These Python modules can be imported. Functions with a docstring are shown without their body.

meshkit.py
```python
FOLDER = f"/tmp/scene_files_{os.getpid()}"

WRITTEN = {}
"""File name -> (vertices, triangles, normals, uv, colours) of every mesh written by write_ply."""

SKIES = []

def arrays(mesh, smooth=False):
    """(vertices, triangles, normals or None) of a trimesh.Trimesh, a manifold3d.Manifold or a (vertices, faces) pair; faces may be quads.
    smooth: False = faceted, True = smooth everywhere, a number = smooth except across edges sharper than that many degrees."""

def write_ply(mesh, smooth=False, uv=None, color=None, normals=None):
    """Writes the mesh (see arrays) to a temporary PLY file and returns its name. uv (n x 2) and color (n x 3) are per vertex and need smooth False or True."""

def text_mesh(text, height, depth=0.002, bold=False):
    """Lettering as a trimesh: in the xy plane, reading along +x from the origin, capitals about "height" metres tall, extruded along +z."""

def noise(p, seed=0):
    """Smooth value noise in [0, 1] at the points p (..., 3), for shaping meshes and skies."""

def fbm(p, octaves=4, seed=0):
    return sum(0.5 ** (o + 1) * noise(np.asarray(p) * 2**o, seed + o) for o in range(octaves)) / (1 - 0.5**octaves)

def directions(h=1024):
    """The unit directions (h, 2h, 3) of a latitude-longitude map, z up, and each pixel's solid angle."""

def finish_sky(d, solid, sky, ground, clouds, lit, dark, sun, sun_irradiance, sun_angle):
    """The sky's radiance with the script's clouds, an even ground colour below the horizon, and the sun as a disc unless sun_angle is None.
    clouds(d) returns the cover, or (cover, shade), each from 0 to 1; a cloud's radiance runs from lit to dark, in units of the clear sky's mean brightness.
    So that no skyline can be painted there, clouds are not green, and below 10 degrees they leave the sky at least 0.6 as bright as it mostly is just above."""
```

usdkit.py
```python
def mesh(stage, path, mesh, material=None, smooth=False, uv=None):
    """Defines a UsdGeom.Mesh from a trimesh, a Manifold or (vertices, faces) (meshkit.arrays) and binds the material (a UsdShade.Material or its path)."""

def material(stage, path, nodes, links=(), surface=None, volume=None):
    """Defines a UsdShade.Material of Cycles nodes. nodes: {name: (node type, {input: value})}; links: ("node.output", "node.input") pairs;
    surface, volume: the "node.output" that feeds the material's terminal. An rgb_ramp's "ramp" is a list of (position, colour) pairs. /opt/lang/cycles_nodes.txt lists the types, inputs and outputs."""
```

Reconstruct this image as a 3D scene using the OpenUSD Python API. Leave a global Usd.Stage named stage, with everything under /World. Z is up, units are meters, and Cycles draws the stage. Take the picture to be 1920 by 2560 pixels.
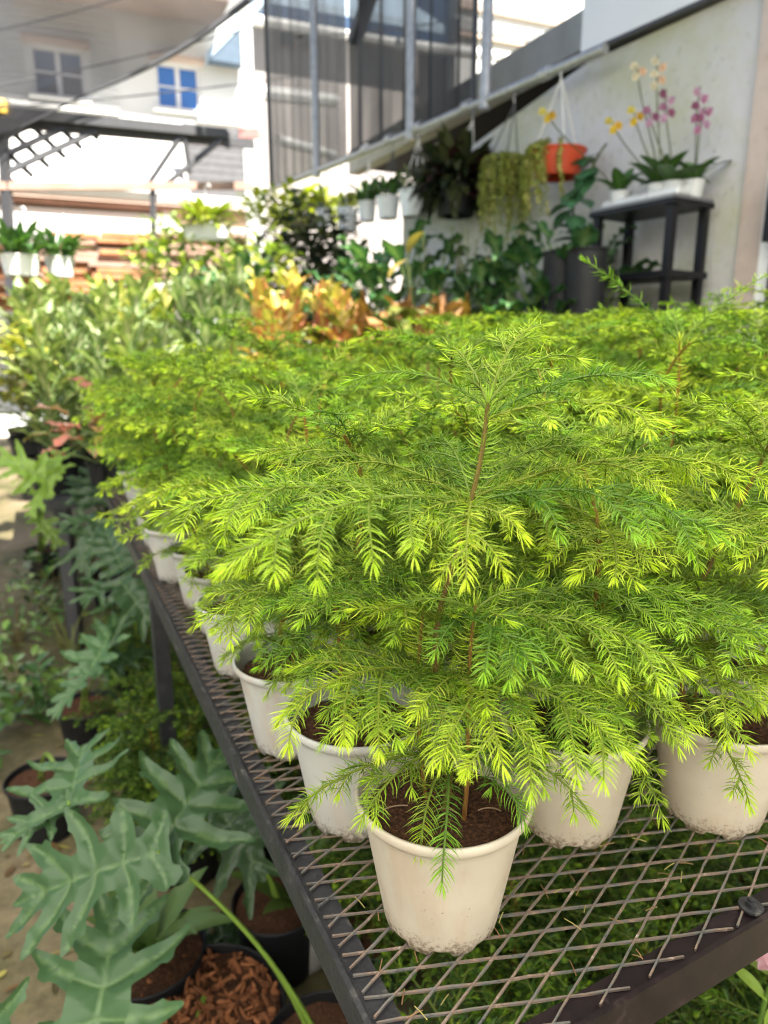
import math, numpy as np, trimesh, manifold3d, usdkit, meshkit
from shapely.geometry import Polygon, LineString, Point
from shapely.ops import unary_union
from pxr import Usd, UsdGeom, UsdLux, UsdShade, Gf, Sdf, Vt

stage = Usd.Stage.CreateInMemory()
UsdGeom.SetStageUpAxis(stage, 'Z')
UsdGeom.SetStageMetersPerUnit(stage, 1.0)
UsdGeom.Xform.Define(stage, '/World')
PI = math.pi

# ------------------------------------------------------------------ camera, sky, sun, exposure
CAM_Z, F_PX, HORIZON = 1.34, 1772.0, 861.0
PITCH = math.atan((1280 - HORIZON) / F_PX)
cam = UsdGeom.Camera.Define(stage, '/World/camera')
cam.AddTranslateOp().Set((0, 0, CAM_Z))
cam.AddRotateXOp().Set(90 - math.degrees(PITCH))
cam.CreateFocalLengthAttr(6.86)
cam.CreateHorizontalApertureAttr(6.86 * 1920 / F_PX)
cam.CreateVerticalApertureAttr(6.86 * 2560 / F_PX)
cam.CreateFStopAttr(1.5)
cam.CreateFocusDistanceAttr(0.57)
cam.CreateClippingRangeAttr((0.02, 2000.0))
cam.CreateExposureAttr(2.15)

SUN_ELEV, SUN_ROT = math.radians(52), math.atan2(0.75, -0.66)
to_sun = np.array([math.sin(SUN_ROT) * math.cos(SUN_ELEV), math.cos(SUN_ROT) * math.cos(SUN_ELEV), math.sin(SUN_ELEV)])
dome = UsdLux.DomeLight.Define(stage, '/World/sky')
sky_mat = usdkit.material(stage, '/World/Looks/sky_air', {
    's': ('sky_texture', {'sky_type': 'single_scattering', 'sun_disc': False, 'sun_elevation': SUN_ELEV, 'sun_rotation': SUN_ROT, 'aerosol_density': 1.6}),
    'b': ('background_shader', {'strength': 0.05})}, [('s.color', 'b.color')], surface='b.background')
UsdShade.MaterialBindingAPI.Apply(dome.GetPrim()).Bind(sky_mat)
dome.GetPrim().SetCustomDataByKey('kind', 'structure')
sun = UsdLux.DistantLight.Define(stage, '/World/sun')
sun.CreateNormalizeAttr(True); sun.CreateIntensityAttr(1.25); sun.CreateAngleAttr(0.5)
sun.CreateColorAttr(Gf.Vec3f(1.0, 0.95, 0.86))
sun.AddTransformOp().Set(Gf.Matrix4d().SetLookAt(Gf.Vec3d(*map(float, to_sun * 10)), Gf.Vec3d(0, 0, 0), Gf.Vec3d(0, 0, 1)).GetInverse())

# ------------------------------------------------------------------ helpers
K = 1920 / 1659.0

def ray(u, v):
    """direction through a point of the photograph (measured on a 1659 x 2212 print)"""
    a, b = (u * K - 960) / F_PX, (v * K - 1280) / F_PX
    return np.array([a, math.cos(PITCH) - b * math.sin(PITCH), -math.sin(PITCH) - b * math.cos(PITCH)])
def at_y(u, v, y):
    d = ray(u, v); return np.array([0, 0, CAM_Z]) + d * (y / d[1])
def at_z(u, v, z):
    d = ray(u, v); return np.array([0, 0, CAM_Z]) + d * ((z - CAM_Z) / d[2])
def at_plane(u, v, p0, n):
    d = ray(u, v); o = np.array([0, 0, CAM_Z]); return o + d * (np.dot(np.asarray(p0) - o, n) / np.dot(d, n))
def project(p):
    x, y, z = np.asarray(p, float) - [0, 0, CAM_Z]
    f = y * math.cos(PITCH) - z * math.sin(PITCH); up = y * math.sin(PITCH) + z * math.cos(PITCH)
    return (960 + F_PX * x / f) / K, (1280 - F_PX * up / f) / K, f

def unit(v):
    v = np.asarray(v, float); return v / (np.linalg.norm(v, axis=-1, keepdims=True) + 1e-12)

names = {}
def path_for(name, parent):
    base = (parent if parent else '/World') + '/' + name
    k = names.get(base, 0); names[base] = k + 1
    return base if k == 0 else f'{base}_{k:03d}'
def prim_path(p):
    return None if p is None else str(p.GetPath())

def tag(p, label=None, category=None, group=None, kind=None):
    for k, v in (('label', label), ('category', category), ('group', group), ('kind', kind)):
        if v: p.SetCustomDataByKey(k, v)
    return p

class MB:
    """collects shapes with vertex colours and builds ONE mesh"""
    def __init__(self): self.v, self.f, self.c, self.n = [], [], [], 0
    def add(self, v, f, c=(1, 1, 1)):
        v = np.asarray(v, float); f = np.asarray(f, int)
        if f.size == 0: return self
        if f.shape[1] == 4: f = np.vstack([f[:, [0, 1, 2]], f[:, [0, 2, 3]]])
        c = np.broadcast_to(np.asarray(c, float), (len(v), 3))
        self.v.append(v); self.f.append(f + self.n); self.c.append(c); self.n += len(v); return self
    def mesh(self, m, c=(1, 1, 1)):
        if hasattr(m, 'to_mesh'):
            q = m.to_mesh(); return self.add(q.vert_properties[:, :3], q.tri_verts, c)
        return self.add(m.vertices, m.faces, c)
    def box(self, lo, hi, c=(1, 1, 1), rz=0, at=(0, 0, 0), bevel=0):
        lo, hi = np.asarray(lo, float), np.asarray(hi, float)
        m = bevelled(hi - lo, bevel) if bevel else trimesh.creation.box(hi - lo)
        v = np.asarray(m.vertices) + (lo + hi) / 2
        return self.add(rotz(v, rz) + at, m.faces, c)
    def tube(self, pts, r, sides=6, c=(1, 1, 1), cap=True):
        v, f = tube(pts, r, sides, cap); return self.add(v, f, c)
    def beam(self, a, b, w, h, c=(1, 1, 1), up=(0, 0, 1)):
        a, b = np.asarray(a, float), np.asarray(b, float); t = unit(b - a)
        s = np.cross(t, up); s = unit(s) if np.linalg.norm(s) > 1e-5 else np.array([1., 0, 0]); n = np.cross(s, t)
        o = [(-w/2, -h/2), (w/2, -h/2), (w/2, h/2), (-w/2, h/2)]
        v = [p + s * x + n * y for p in (a, b) for x, y in o]
        f = [[0, 1, 5, 4], [1, 2, 6, 5], [2, 3, 7, 6], [3, 0, 4, 7], [3, 2, 1, 0], [4, 5, 6, 7]]
        return self.add(v, f, c)
    def build(self, name, mat, parent=None, smooth=False):
        v, f, c = np.vstack(self.v), np.vstack(self.f), np.vstack(self.c)
        return put(name, v, f, mat, parent, smooth, c)

def put(name, v, f, mat, parent=None, smooth=False, c=None):
    p = path_for(name, prim_path(parent))
    if smooth is not False and smooth is not True:
        m = trimesh.Trimesh(v, f, process=False)
        tree_v = np.asarray(m.vertices)
        g = usdkit.mesh(stage, p, m, mat, smooth=smooth)
        if c is not None and np.ptp(c, axis=0).max() > 1e-6:
            from scipy.spatial import cKDTree
            pts = np.array(g.GetPointsAttr().Get()); c = np.asarray(c)[cKDTree(tree_v).query(pts)[1]]
        elif c is not None:
            c = np.broadcast_to(np.asarray(c)[:1], (len(g.GetPointsAttr().Get()), 3))
    else:
        g = usdkit.mesh(stage, p, (v, f), mat, smooth=smooth)
    if c is not None:
        UsdGeom.PrimvarsAPI(g).CreatePrimvar('tone', Sdf.ValueTypeNames.Color3fArray, 'vertex').Set(Vt.Vec3fArray.FromNumpy(np.ascontiguousarray(c, np.float32)))
    return g.GetPrim()

def bevelled(size, b):
    s = np.asarray(size, float) / 2; b = min(b, s.min() * .45); P = []
    for sx in (-1, 1):
        for sy in (-1, 1):
            for sz in (-1, 1):
                q = np.array([sx, sy, sz]) * s
                for k in range(3):
                    r = q - np.array([sx, sy, sz]) * b; r[k] = q[k]; P.append(r)
    m = trimesh.convex.convex_hull(np.array(P)); return m

def rotz(v, a):
    v = np.asarray(v, float); c, s = math.cos(a), math.sin(a)
    return np.stack([v[..., 0] * c - v[..., 1] * s, v[..., 0] * s + v[..., 1] * c, v[..., 2]], -1)

def frames(p):
    t = unit(np.gradient(p, axis=0))
    ref = np.array([0, 0, 1.0]) if abs(t[:, 2]).mean() < .8 else np.array([1.0, 0, 0])
    s = np.cross(t, ref); s = unit(s); n = np.cross(s, t); return t, s, n
def tube(pts, r, sides=6, cap=True):
    p = np.asarray(pts, float); t, s, n = frames(p); r = np.broadcast_to(np.asarray(r, float), (len(p),))
    a = np.arange(sides) * 2 * PI / sides
    v = p[:, None] + r[:, None, None] * (np.cos(a)[None, :, None] * s[:, None] + np.sin(a)[None, :, None] * n[:, None])
    i, j = np.meshgrid(np.arange(len(p) - 1), np.arange(sides), indexing='ij')
    q = np.stack([i * sides + j, i * sides + (j + 1) % sides, (i + 1) * sides + (j + 1) % sides, (i + 1) * sides + j], -1).reshape(-1, 4)
    f = np.vstack([q[:, [0, 1, 2]], q[:, [0, 2, 3]]]); v = v.reshape(-1, 3)
    if cap:
        k = len(v); e = (len(p) - 1) * sides; v = np.vstack([v, p[:1], p[-1:]])
        f = np.vstack([f, [[k, (m + 1) % sides, m] for m in range(sides)], [[k + 1, e + m, e + (m + 1) % sides] for m in range(sides)]])
    return v, f
def lathe(prof, n=40, zwob=None):
    prof = np.asarray(prof, float); a = np.arange(n) * 2 * PI / n
    v = np.stack([prof[:, None, 0] * np.cos(a), prof[:, None, 0] * np.sin(a), np.broadcast_to(prof[:, None, 1], (len(prof), n))], -1)
    if zwob is not None: v = zwob(v, a)
    i, j = np.meshgrid(np.arange(len(prof) - 1), np.arange(n), indexing='ij')
    q = np.stack([i * n + j, i * n + (j + 1) % n, (i + 1) * n + (j + 1) % n, (i + 1) * n + j], -1).reshape(-1, 4)
    return v.reshape(-1, 3), np.vstack([q[:, [0, 1, 2]], q[:, [0, 2, 3]]])
def spline(P, n=24):
    P = np.asarray(P, float)
    from scipy.interpolate import CubicSpline
    d = np.r_[0, np.cumsum(np.linalg.norm(np.diff(P, axis=0), axis=1))]
    return CubicSpline(d, P)(np.linspace(0, d[-1], n))

def thing(name, label=None, category=None, loc=(0, 0, 0), rz=0, s=1, group=None, parent=None, tilt=None):
    x = UsdGeom.Xform.Define(stage, path_for(name, prim_path(parent)))
    x.AddTranslateOp().Set(Gf.Vec3d(*map(float, loc))); x.AddRotateZOp().Set(math.degrees(rz))
    if tilt: x.AddRotateXOp().Set(float(tilt[0])); x.AddRotateYOp().Set(float(tilt[1]))
    if s != 1: x.AddScaleOp().Set(Gf.Vec3f(float(s)))
    return tag(x.GetPrim(), label, category, group)
def copy(proto, name, label, category, loc, rz=0, s=1, group=None, tilt=None):
    o = thing(name, label, category, loc, rz, s, group, tilt=tilt)
    o.GetReferences().AddInternalReference(proto.GetPath()); o.SetInstanceable(True); return o
class_root = 0
def proto_class(name):
    """an abstract class prim that copies refer to"""
    p = stage.CreateClassPrim(f'/class_{name}'); return p

# ------------------------------------------------------------------ materials
def mat(name, nodes, links, surface='p.BSDF'):
    return usdkit.material(stage, '/World/Looks/' + name, nodes, links, surface=surface)
def plain(name, col, rough=.6, spec=.5, metal=0, var=.12, scale=12, bump=0.0, bscale=60):
    a, b = [c * (1 - var) for c in col], [min(1, c * (1 + var)) for c in col]
    n = {'g': ('texture_coordinate', {}), 'n': ('noise_texture', {'scale': scale, 'detail': 5}), 'r': ('rgb_ramp', {'ramp': [(.25, a), (.75, b)]}),
         'p': ('principled_bsdf', {'roughness': rough, 'specular_ior_level': spec, 'metallic': metal})}
    l = [('g.object', 'n.vector'), ('n.fac', 'r.fac'), ('r.color', 'p.base_color')]
    if bump:
        n['m'] = ('noise_texture', {'scale': bscale, 'detail': 4}); n['b'] = ('bump', {'strength': bump, 'distance': .01})
        l += [('g.object', 'm.vector'), ('m.fac', 'b.height'), ('b.normal', 'p.normal')]
    return mat(name, n, l)
def leaf_mat(name, trans=.3, rough=.45, spec=.4, tcol=(1.0, 1.15, .5), vein=0, gain=1.0):
    """colour from the leaf's own tones, light passes through the blade"""
    return mat(name, {'a': ('attribute', {'attribute': 'tone'}), 'oi': ('object_info', {}), 'mr': ('map_range', {'from_min': 0., 'from_max': 1., 'to_min': .85 * gain, 'to_max': 1.12 * gain}),
                      'sc': ('vector_math', {'math_type': 'scale'}),
                      'p': ('principled_bsdf', {'roughness': rough, 'specular_ior_level': spec}),
                      'tc': ('mix', {'mix_type': 'multiply', 'fac': 1.0, 'color2': tcol}), 't': ('translucent_bsdf', {}), 'm': ('mix_closure', {'fac': trans})},
               [('a.color', 'sc.vector1'), ('oi.random', 'mr.value'), ('mr.result', 'sc.scale'), ('sc.vector', 'p.base_color'), ('sc.vector', 'tc.color1'), ('tc.color', 't.color'), ('p.BSDF', 'm.closure1'), ('t.BSDF', 'm.closure2')], surface='m.closure')
def tone_mat(name, rough=.6, spec=.4):
    return mat(name, {'a': ('attribute', {'attribute': 'tone'}), 'g': ('texture_coordinate', {}), 'n': ('noise_texture', {'scale': 9., 'detail': 5}), 'r': ('rgb_ramp', {'ramp': [(.25, (.8, .8, .8)), (.75, (1, 1, 1))]}),
                      'x': ('mix', {'mix_type': 'multiply', 'fac': 1.0}), 'p': ('principled_bsdf', {'roughness': rough, 'specular_ior_level': spec})},
               [('g.object', 'n.vector'), ('n.fac', 'r.fac'), ('a.color', 'x.color1'), ('r.color', 'x.color2'), ('x.color', 'p.base_color')])
M = {}
M['needle'] = mat('pine_needles', {'a': ('attribute', {'attribute': 'tone'}), 'oi': ('object_info', {}), 'r': ('rgb_ramp', {'ramp': [(0, (.55, .74, .8)), (.2, (.74, .86, .85)), (.45, (.95, .98, .95)), (.75, (1.04, 1.0, .85)), (1, (1.14, 1.04, .8))]}),
    'x': ('mix', {'mix_type': 'multiply', 'fac': 1.0}), 'p': ('principled_bsdf', {'roughness': .42, 'specular_ior_level': .16}), 'tc': ('mix', {'mix_type': 'multiply', 'fac': 1.0, 'color2': (.95, 1.1, .45)}), 't': ('translucent_bsdf', {}), 'm': ('mix_closure', {'fac': .2})},
    [('a.color', 'x.color1'), ('oi.random', 'r.fac'), ('r.color', 'x.color2'), ('x.color', 'p.base_color'), ('x.color', 'tc.color1'), ('tc.color', 't.color'), ('p.BSDF', 'm.closure1'), ('t.BSDF', 'm.closure2')], surface='m.closure')
M['needle_shade'] = leaf_mat('shade_dark_needles', .15, .5, .25, (1.0, 1.05, .45), gain=.6)  # darkened needle colour that paints in the shade under the table
M['leaf'] = leaf_mat('leaf_blade', .28, .42, .45)
M['leaf_gloss'] = leaf_mat('glossy_leaf_blade', .2, .3, .32)
M['leaf_matte'] = leaf_mat('dull_leaf_blade', .2, .6, .3)
M['petal'] = leaf_mat('flower_petal', .4, .5, .3, (1, 1, 1))
M['bark'] = tone_mat('young_bark', .8, .2)
M['tone'] = tone_mat('painted_surface', .55, .4)

def pot_mat(name, col, dirt):
    return mat(name, {'g': ('texture_coordinate', {}), 'oi': ('object_info', {}), 'sx': ('separate_xyz', {}),
        'off': ('vector_math', {'math_type': 'add'}),
        'n1': ('noise_texture', {'scale': 22., 'detail': 4}), 'r1': ('rgb_ramp', {'ramp': [(.3, [c * .86 for c in col]), (.7, col)]}),
        # splashed soil creeping up from the foot of the pot
        'zr': ('map_range', {'from_min': 0.0, 'from_max': .058, 'to_min': 1.0, 'to_max': 0.0, 'clamp': True}),
        'n2': ('noise_texture', {'scale': 210., 'detail': 6, 'roughness': .75}), 'n3': ('noise_texture', {'scale': 24., 'detail': 3}),
        'a1': ('math', {'math_type': 'multiply'}), 'a2': ('math', {'math_type': 'multiply_add', 'value2': 1.1, 'value3': -.12}), 'r2': ('map_range', {'from_min': .30, 'from_max': .46, 'to_min': 0., 'to_max': .85, 'clamp': True}),
        'x1': ('mix', {'mix_type': 'mix', 'color2': dirt}),
        # broad brown film
        'r3': ('map_range', {'from_min': .0, 'from_max': 1.2, 'to_min': 0., 'to_max': .55, 'clamp': True}), 'a3': ('math', {'math_type': 'multiply'}),
        'x2': ('mix', {'mix_type': 'mix', 'color2': (.30, .22, .14)}),
        'n4': ('noise_texture', {'scale': 260., 'detail': 2}), 'r4': ('map_range', {'from_min': .72, 'from_max': .76, 'to_min': 0., 'to_max': .6, 'clamp': True}), 'x3': ('mix', {'mix_type': 'mix', 'color2': (.16, .13, .1)}),
        'mp5': ('mapping', {'scale': (1., 1., .28)}), 'n5': ('noise_texture', {'scale': 30., 'detail': 6, 'roughness': .65}), 'r5': ('map_range', {'from_min': .5, 'from_max': .72, 'to_min': 0., 'to_max': .5, 'clamp': True}), 'x5': ('mix', {'mix_type': 'mix', 'color2': (.42, .28, .18)}),
        'p': ('principled_bsdf', {'roughness': .5, 'specular_ior_level': .35})},
        [('off.vector', 'mp5.vector'), ('mp5.vector', 'n5.vector'), ('n5.fac', 'r5.value'), ('r5.result', 'x5.fac'), ('r1.color', 'x5.color1'), ('x5.color', 'x2.color1'), ('g.object', 'off.vector1'), ('oi.location', 'off.vector2'), ('off.vector', 'n1.vector'), ('off.vector', 'n2.vector'), ('off.vector', 'n3.vector'), ('off.vector', 'n4.vector'), ('n1.fac', 'r1.fac'),
         ('g.object', 'sx.vector'), ('sx.z', 'zr.value'), ('n2.fac', 'a2.value1'), ('n3.fac', 'a1.value2'), ('zr.result', 'a1.value1'),
         ('a1.value', 'r3.value'), ('zr.result', 'a3.value1'), ('a2.value', 'a3.value2'), ('a3.value', 'r2.value'),
         ('r3.result', 'x2.fac'), ('x2.color', 'x1.color1'), ('r2.result', 'x1.fac'), ('x1.color', 'x3.color1'), ('n4.fac', 'r4.value'), ('r4.result', 'x3.fac'), ('x3.color', 'p.base_color')])
M['pot_cream'] = pot_mat('cream_plastic', (.54, .48, .385), (.10, .06, .035))
M['pot_white'] = pot_mat('white_plastic', (.48, .48, .455), (.09, .07, .05))
M['pot_black'] = plain('black_plastic', (.009, .0095, .011), .5, .3)
M['pot_hang'] = plain('white_pot_plastic', (.72, .73, .72), .45, .4, var=.05)
M['pot_orange'] = plain('orange_plastic', (.52, .065, .022), .45, .4, var=.06)
M['pot_terra'] = plain('terracotta', (.42, .17, .09), .8, .2)
M['soil'] = mat('potting_soil', {'g': ('texture_coordinate', {}), 'n': ('noise_texture', {'scale': 260., 'detail': 5, 'roughness': .7}), 'v': ('voronoi_texture', {'scale': 210.}),
        'r': ('rgb_ramp', {'ramp': [(.3, (.018, .009, .005)), (.52, (.07, .032, .017)), (.66, (.14, .062, .03)), (.74, (.3, .18, .09))]}), 'x': ('mix', {'mix_type': 'mix', 'fac': .45}),
        'b': ('bump', {'strength': .9, 'distance': .004}), 'p': ('principled_bsdf', {'roughness': .9, 'specular_ior_level': .2})},
        [('g.object', 'n.vector'), ('g.object', 'v.vector'), ('n.fac', 'x.color1'), ('v.distance', 'x.color2'), ('n.fac', 'r.fac'), ('r.color', 'p.base_color'), ('x.color', 'b.height'), ('b.normal', 'p.normal')])
M['steel'] = mat('worn_black_paint', {'g': ('texture_coordinate', {}), 'n': ('noise_texture', {'scale': 38., 'detail': 7, 'roughness': .7}), 'r': ('rgb_ramp', {'ramp': [(.3, (.014, .014, .017)), (.58, (.026, .026, .03)), (.66, (.07, .065, .06)), (.72, (.3, .29, .26))]}),
        'rr': ('map_range', {'from_min': .3, 'from_max': .7, 'to_min': .34, 'to_max': .62}), 'n2': ('noise_texture', {'scale': 160., 'detail': 4}), 'b': ('bump', {'strength': .35, 'distance': .002}),
        'p': ('principled_bsdf', {'specular_ior_level': .4})}, [('g.object', 'n.vector'), ('n.fac', 'r.fac'), ('r.color', 'p.base_color'), ('n.fac', 'rr.value'), ('rr.result', 'p.roughness'), ('g.object', 'n2.vector'), ('n2.fac', 'b.height'), ('b.normal', 'p.normal')])
M['steel_red'] = mat('worn_brown_black_paint', {'g': ('texture_coordinate', {}), 'n': ('noise_texture', {'scale': 30., 'detail': 7, 'roughness': .7}), 'r': ('rgb_ramp', {'ramp': [(.3, (.008, .006, .007)), (.6, (.018, .011, .012)), (.69, (.05, .035, .035)), (.76, (.32, .28, .24))]}),
        'p': ('principled_bsdf', {'roughness': .5, 'specular_ior_level': .22})}, [('g.object', 'n.vector'), ('n.fac', 'r.fac'), ('r.color', 'p.base_color')])
M['mesh'] = mat('rusty_expanded_metal', {'g': ('texture_coordinate', {}), 'n': ('noise_texture', {'scale': 48., 'detail': 5, 'roughness': .65}), 'm': ('noise_texture', {'scale': 400., 'detail': 3}), 'ad': ('math', {'math_type': 'multiply_add', 'value2': .35}),
        'r': ('rgb_ramp', {'ramp': [(.46, (.05, .05, .05)), (.60, (.12, .118, .11)), (.72, (.16, .115, .09)), (.82, (.24, .17, .13)), (.9, (.42, .38, .34))]}), 'p': ('principled_bsdf', {'roughness': .5, 'specular_ior_level': .6})},
        [('g.object', 'n.vector'), ('g.object', 'm.vector'), ('m.fac', 'ad.value1'), ('n.fac', 'ad.value3'), ('ad.value', 'r.fac'), ('r.color', 'p.base_color')])
M['galv'] = plain('galvanised_pipe', (.42, .42, .42), .45, .5, .6, var=.2, scale=30)
M['white_steel'] = plain('white_painted_steel', (.76, .76, .74), .5, .4, var=.08)
M['dark_steel'] = plain('dark_grey_steel', (.06, .06, .065), .5, .4)
M['cord'] = plain('white_cord', (.7, .68, .62), .8, .2)
M['black_plastic'] = plain('shelf_plastic', (.007, .007, .009), .45, .3)
M['bin'] = plain('bin_plastic', (.03, .035, .035), .5, .4)

def stucco(name, a, b, c, sc=2.2, bump=.5):
    return mat(name, {'g': ('geometry', {}), 'n1': ('noise_texture', {'scale': sc, 'detail': 6, 'roughness': .65}), 'r1': ('rgb_ramp', {'ramp': [(.36, a), (.58, b)]}),
        'n2': ('noise_texture', {'scale': 26., 'detail': 7, 'roughness': .75}), 'r2': ('map_range', {'from_min': .56, 'from_max': .7, 'to_min': 0., 'to_max': .75, 'clamp': True}), 'x': ('mix', {'mix_type': 'mix', 'color2': c}),
        'bu': ('bump', {'strength': bump, 'distance': .02}), 'p': ('principled_bsdf', {'roughness': .9, 'specular_ior_level': .2})},
        [('g.position', 'n1.vector'), ('g.position', 'n2.vector'), ('n1.fac', 'r1.fac'), ('r1.color', 'x.color1'), ('n2.fac', 'r2.value'), ('r2.result', 'x.fac'), ('x.color', 'p.base_color'), ('n2.fac', 'bu.height'), ('bu.normal', 'p.normal')])
M['stucco'] = stucco('mottled_stucco', (.46, .46, .34), (.53, .52, .52), (.29, .29, .21))
M['stucco_pink'] = stucco('pinkish_plaster', (.45, .36, .30), (.5, .42, .37), (.36, .28, .23))
M['white_wall'] = plain('white_render', (.74, .74, .72), .8, .2, var=.04, scale=3, bump=.05)
M['grey_panel'] = plain('pale_panel', (.66, .66, .65), .6, .3, var=.03, scale=2)
M['beige_wall'] = plain('beige_render', (.58, .46, .38), .85, .2, var=.08, scale=3)
M['concrete_shade'] = plain('shade_dark_concrete', (.016, .016, .017), .85, .2, var=.25, scale=4)  # concrete with the shade under the eave put into its colour
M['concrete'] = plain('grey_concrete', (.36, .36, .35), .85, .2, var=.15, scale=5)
M['blue_roof'] = plain('pale_blue_roof_metal', (.38, .50, .62), .4, .4, var=.06)
M['slate'] = plain('blue_grey_slate', (.07, .11, .16), .6, .4)
M['louvre'] = plain('grey_louvre', (.10, .10, .105), .7, .2, var=.15)
M['timber'] = plain('weathered_pink_timber', (.40, .26, .20), .8, .2, var=.25, scale=6)
M['timber_orange'] = plain('orange_timber', (.42, .20, .10), .8, .2, var=.25, scale=6)
M['tile'] = plain('peach_tile', (.62, .48, .34), .6, .3, var=.12, scale=9)
M['frame_white'] = plain('white_window_frame', (.78, .78, .78), .4, .4, var=.03)
M['pane'] = mat('window_pane', {'t': ('transparent_bsdf', {'color': (.25, .3, .36)}), 'g': ('glossy_bsdf', {'color': (.9, .95, 1.0), 'roughness': .03}), 'f': ('fresnel', {'IOR': 2.2}), 'm': ('mix_closure', {})},
        [('f.fac', 'm.fac'), ('t.BSDF', 'm.closure1'), ('g.BSDF', 'm.closure2')], surface='m.closure')
M['pane_sky_tint'] = mat('sky_painted_pane', {'d': ('principled_bsdf', {'base_color': (.04, .16, .48), 'roughness': .08, 'specular_ior_level': .6})}, [], surface='d.BSDF')  # blue base colour paints in the reflected sky
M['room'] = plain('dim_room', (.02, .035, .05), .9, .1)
def net(name, col, opacity, trans=.5, streak=None):
    n = {'t': ('transparent_bsdf', {}), 'd': ('diffuse_bsdf', {'color': col}), 'l': ('translucent_bsdf', {'color': col}), 'dm': ('mix_closure', {'fac': trans}), 'm': ('mix_closure', {'fac': opacity})}
    l = [('d.BSDF', 'dm.closure1'), ('l.BSDF', 'dm.closure2'), ('t.BSDF', 'm.closure1'), ('dm.closure', 'm.closure2')]
    if streak:
        n |= {'g': ('geometry', {}), 'mp': ('mapping', {'scale': (3., 3., .25)}), 'n': ('noise_texture', {'scale': streak, 'detail': 4}), 'r': ('map_range', {'from_min': .3, 'from_max': .7, 'to_min': opacity - .10, 'to_max': min(.98, opacity + .08), 'clamp': True})}
        l += [('g.position', 'mp.vector'), ('mp.vector', 'n.vector'), ('n.fac', 'r.value'), ('r.result', 'm.fac')]
    return mat(name, n, l, surface='m.closure')
M['film'] = net('light_softening_film', (.90, .89, .85), 1.0, .80)  # unseen sheeting that turns sunlight into soft warm fill
M['net'] = net('shade_net_cloth', (.055, .055, .06), .74, .4)
M['curtain'] = net('grey_shade_curtain', (.14, .14, .145), .86, .4, streak=2.2)
M['curtain_dense'] = net('dense_shade_curtain', (.085, .085, .088), .93, .4, streak=2.2)
M['ground'] = mat('path_concrete', {'g': ('geometry', {}), 'n1': ('noise_texture', {'scale': 1.7, 'detail': 6, 'roughness': .62}), 'r1': ('rgb_ramp', {'ramp': [(.38, (.075, .08, .025)), (.52, (.18, .15, .08)), (.66, (.28, .215, .14))]}),
        'n2': ('noise_texture', {'scale': 22., 'detail': 6, 'roughness': .7}), 'r2': ('rgb_ramp', {'ramp': [(.3, (.5, .5, .48)), (.7, (1.1, 1.08, 1.05))]}), 'x': ('mix', {'mix_type': 'multiply', 'fac': 1.}), 'b': ('bump', {'strength': .5, 'distance': .01}),
        'p': ('principled_bsdf', {'roughness': .75, 'specular_ior_level': .35})}, [('g.position', 'n1.vector'), ('g.position', 'n2.vector'), ('n1.fac', 'r1.fac'), ('n2.fac', 'r2.fac'), ('r1.color', 'x.color1'), ('r2.color', 'x.color2'), ('x.color', 'p.base_color'), ('n2.fac', 'b.height'), ('b.normal', 'p.normal')])
M['glass_tray'] = plain('clear_tray_plastic', (.55, .57, .57), .2, .6, var=.1)

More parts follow.
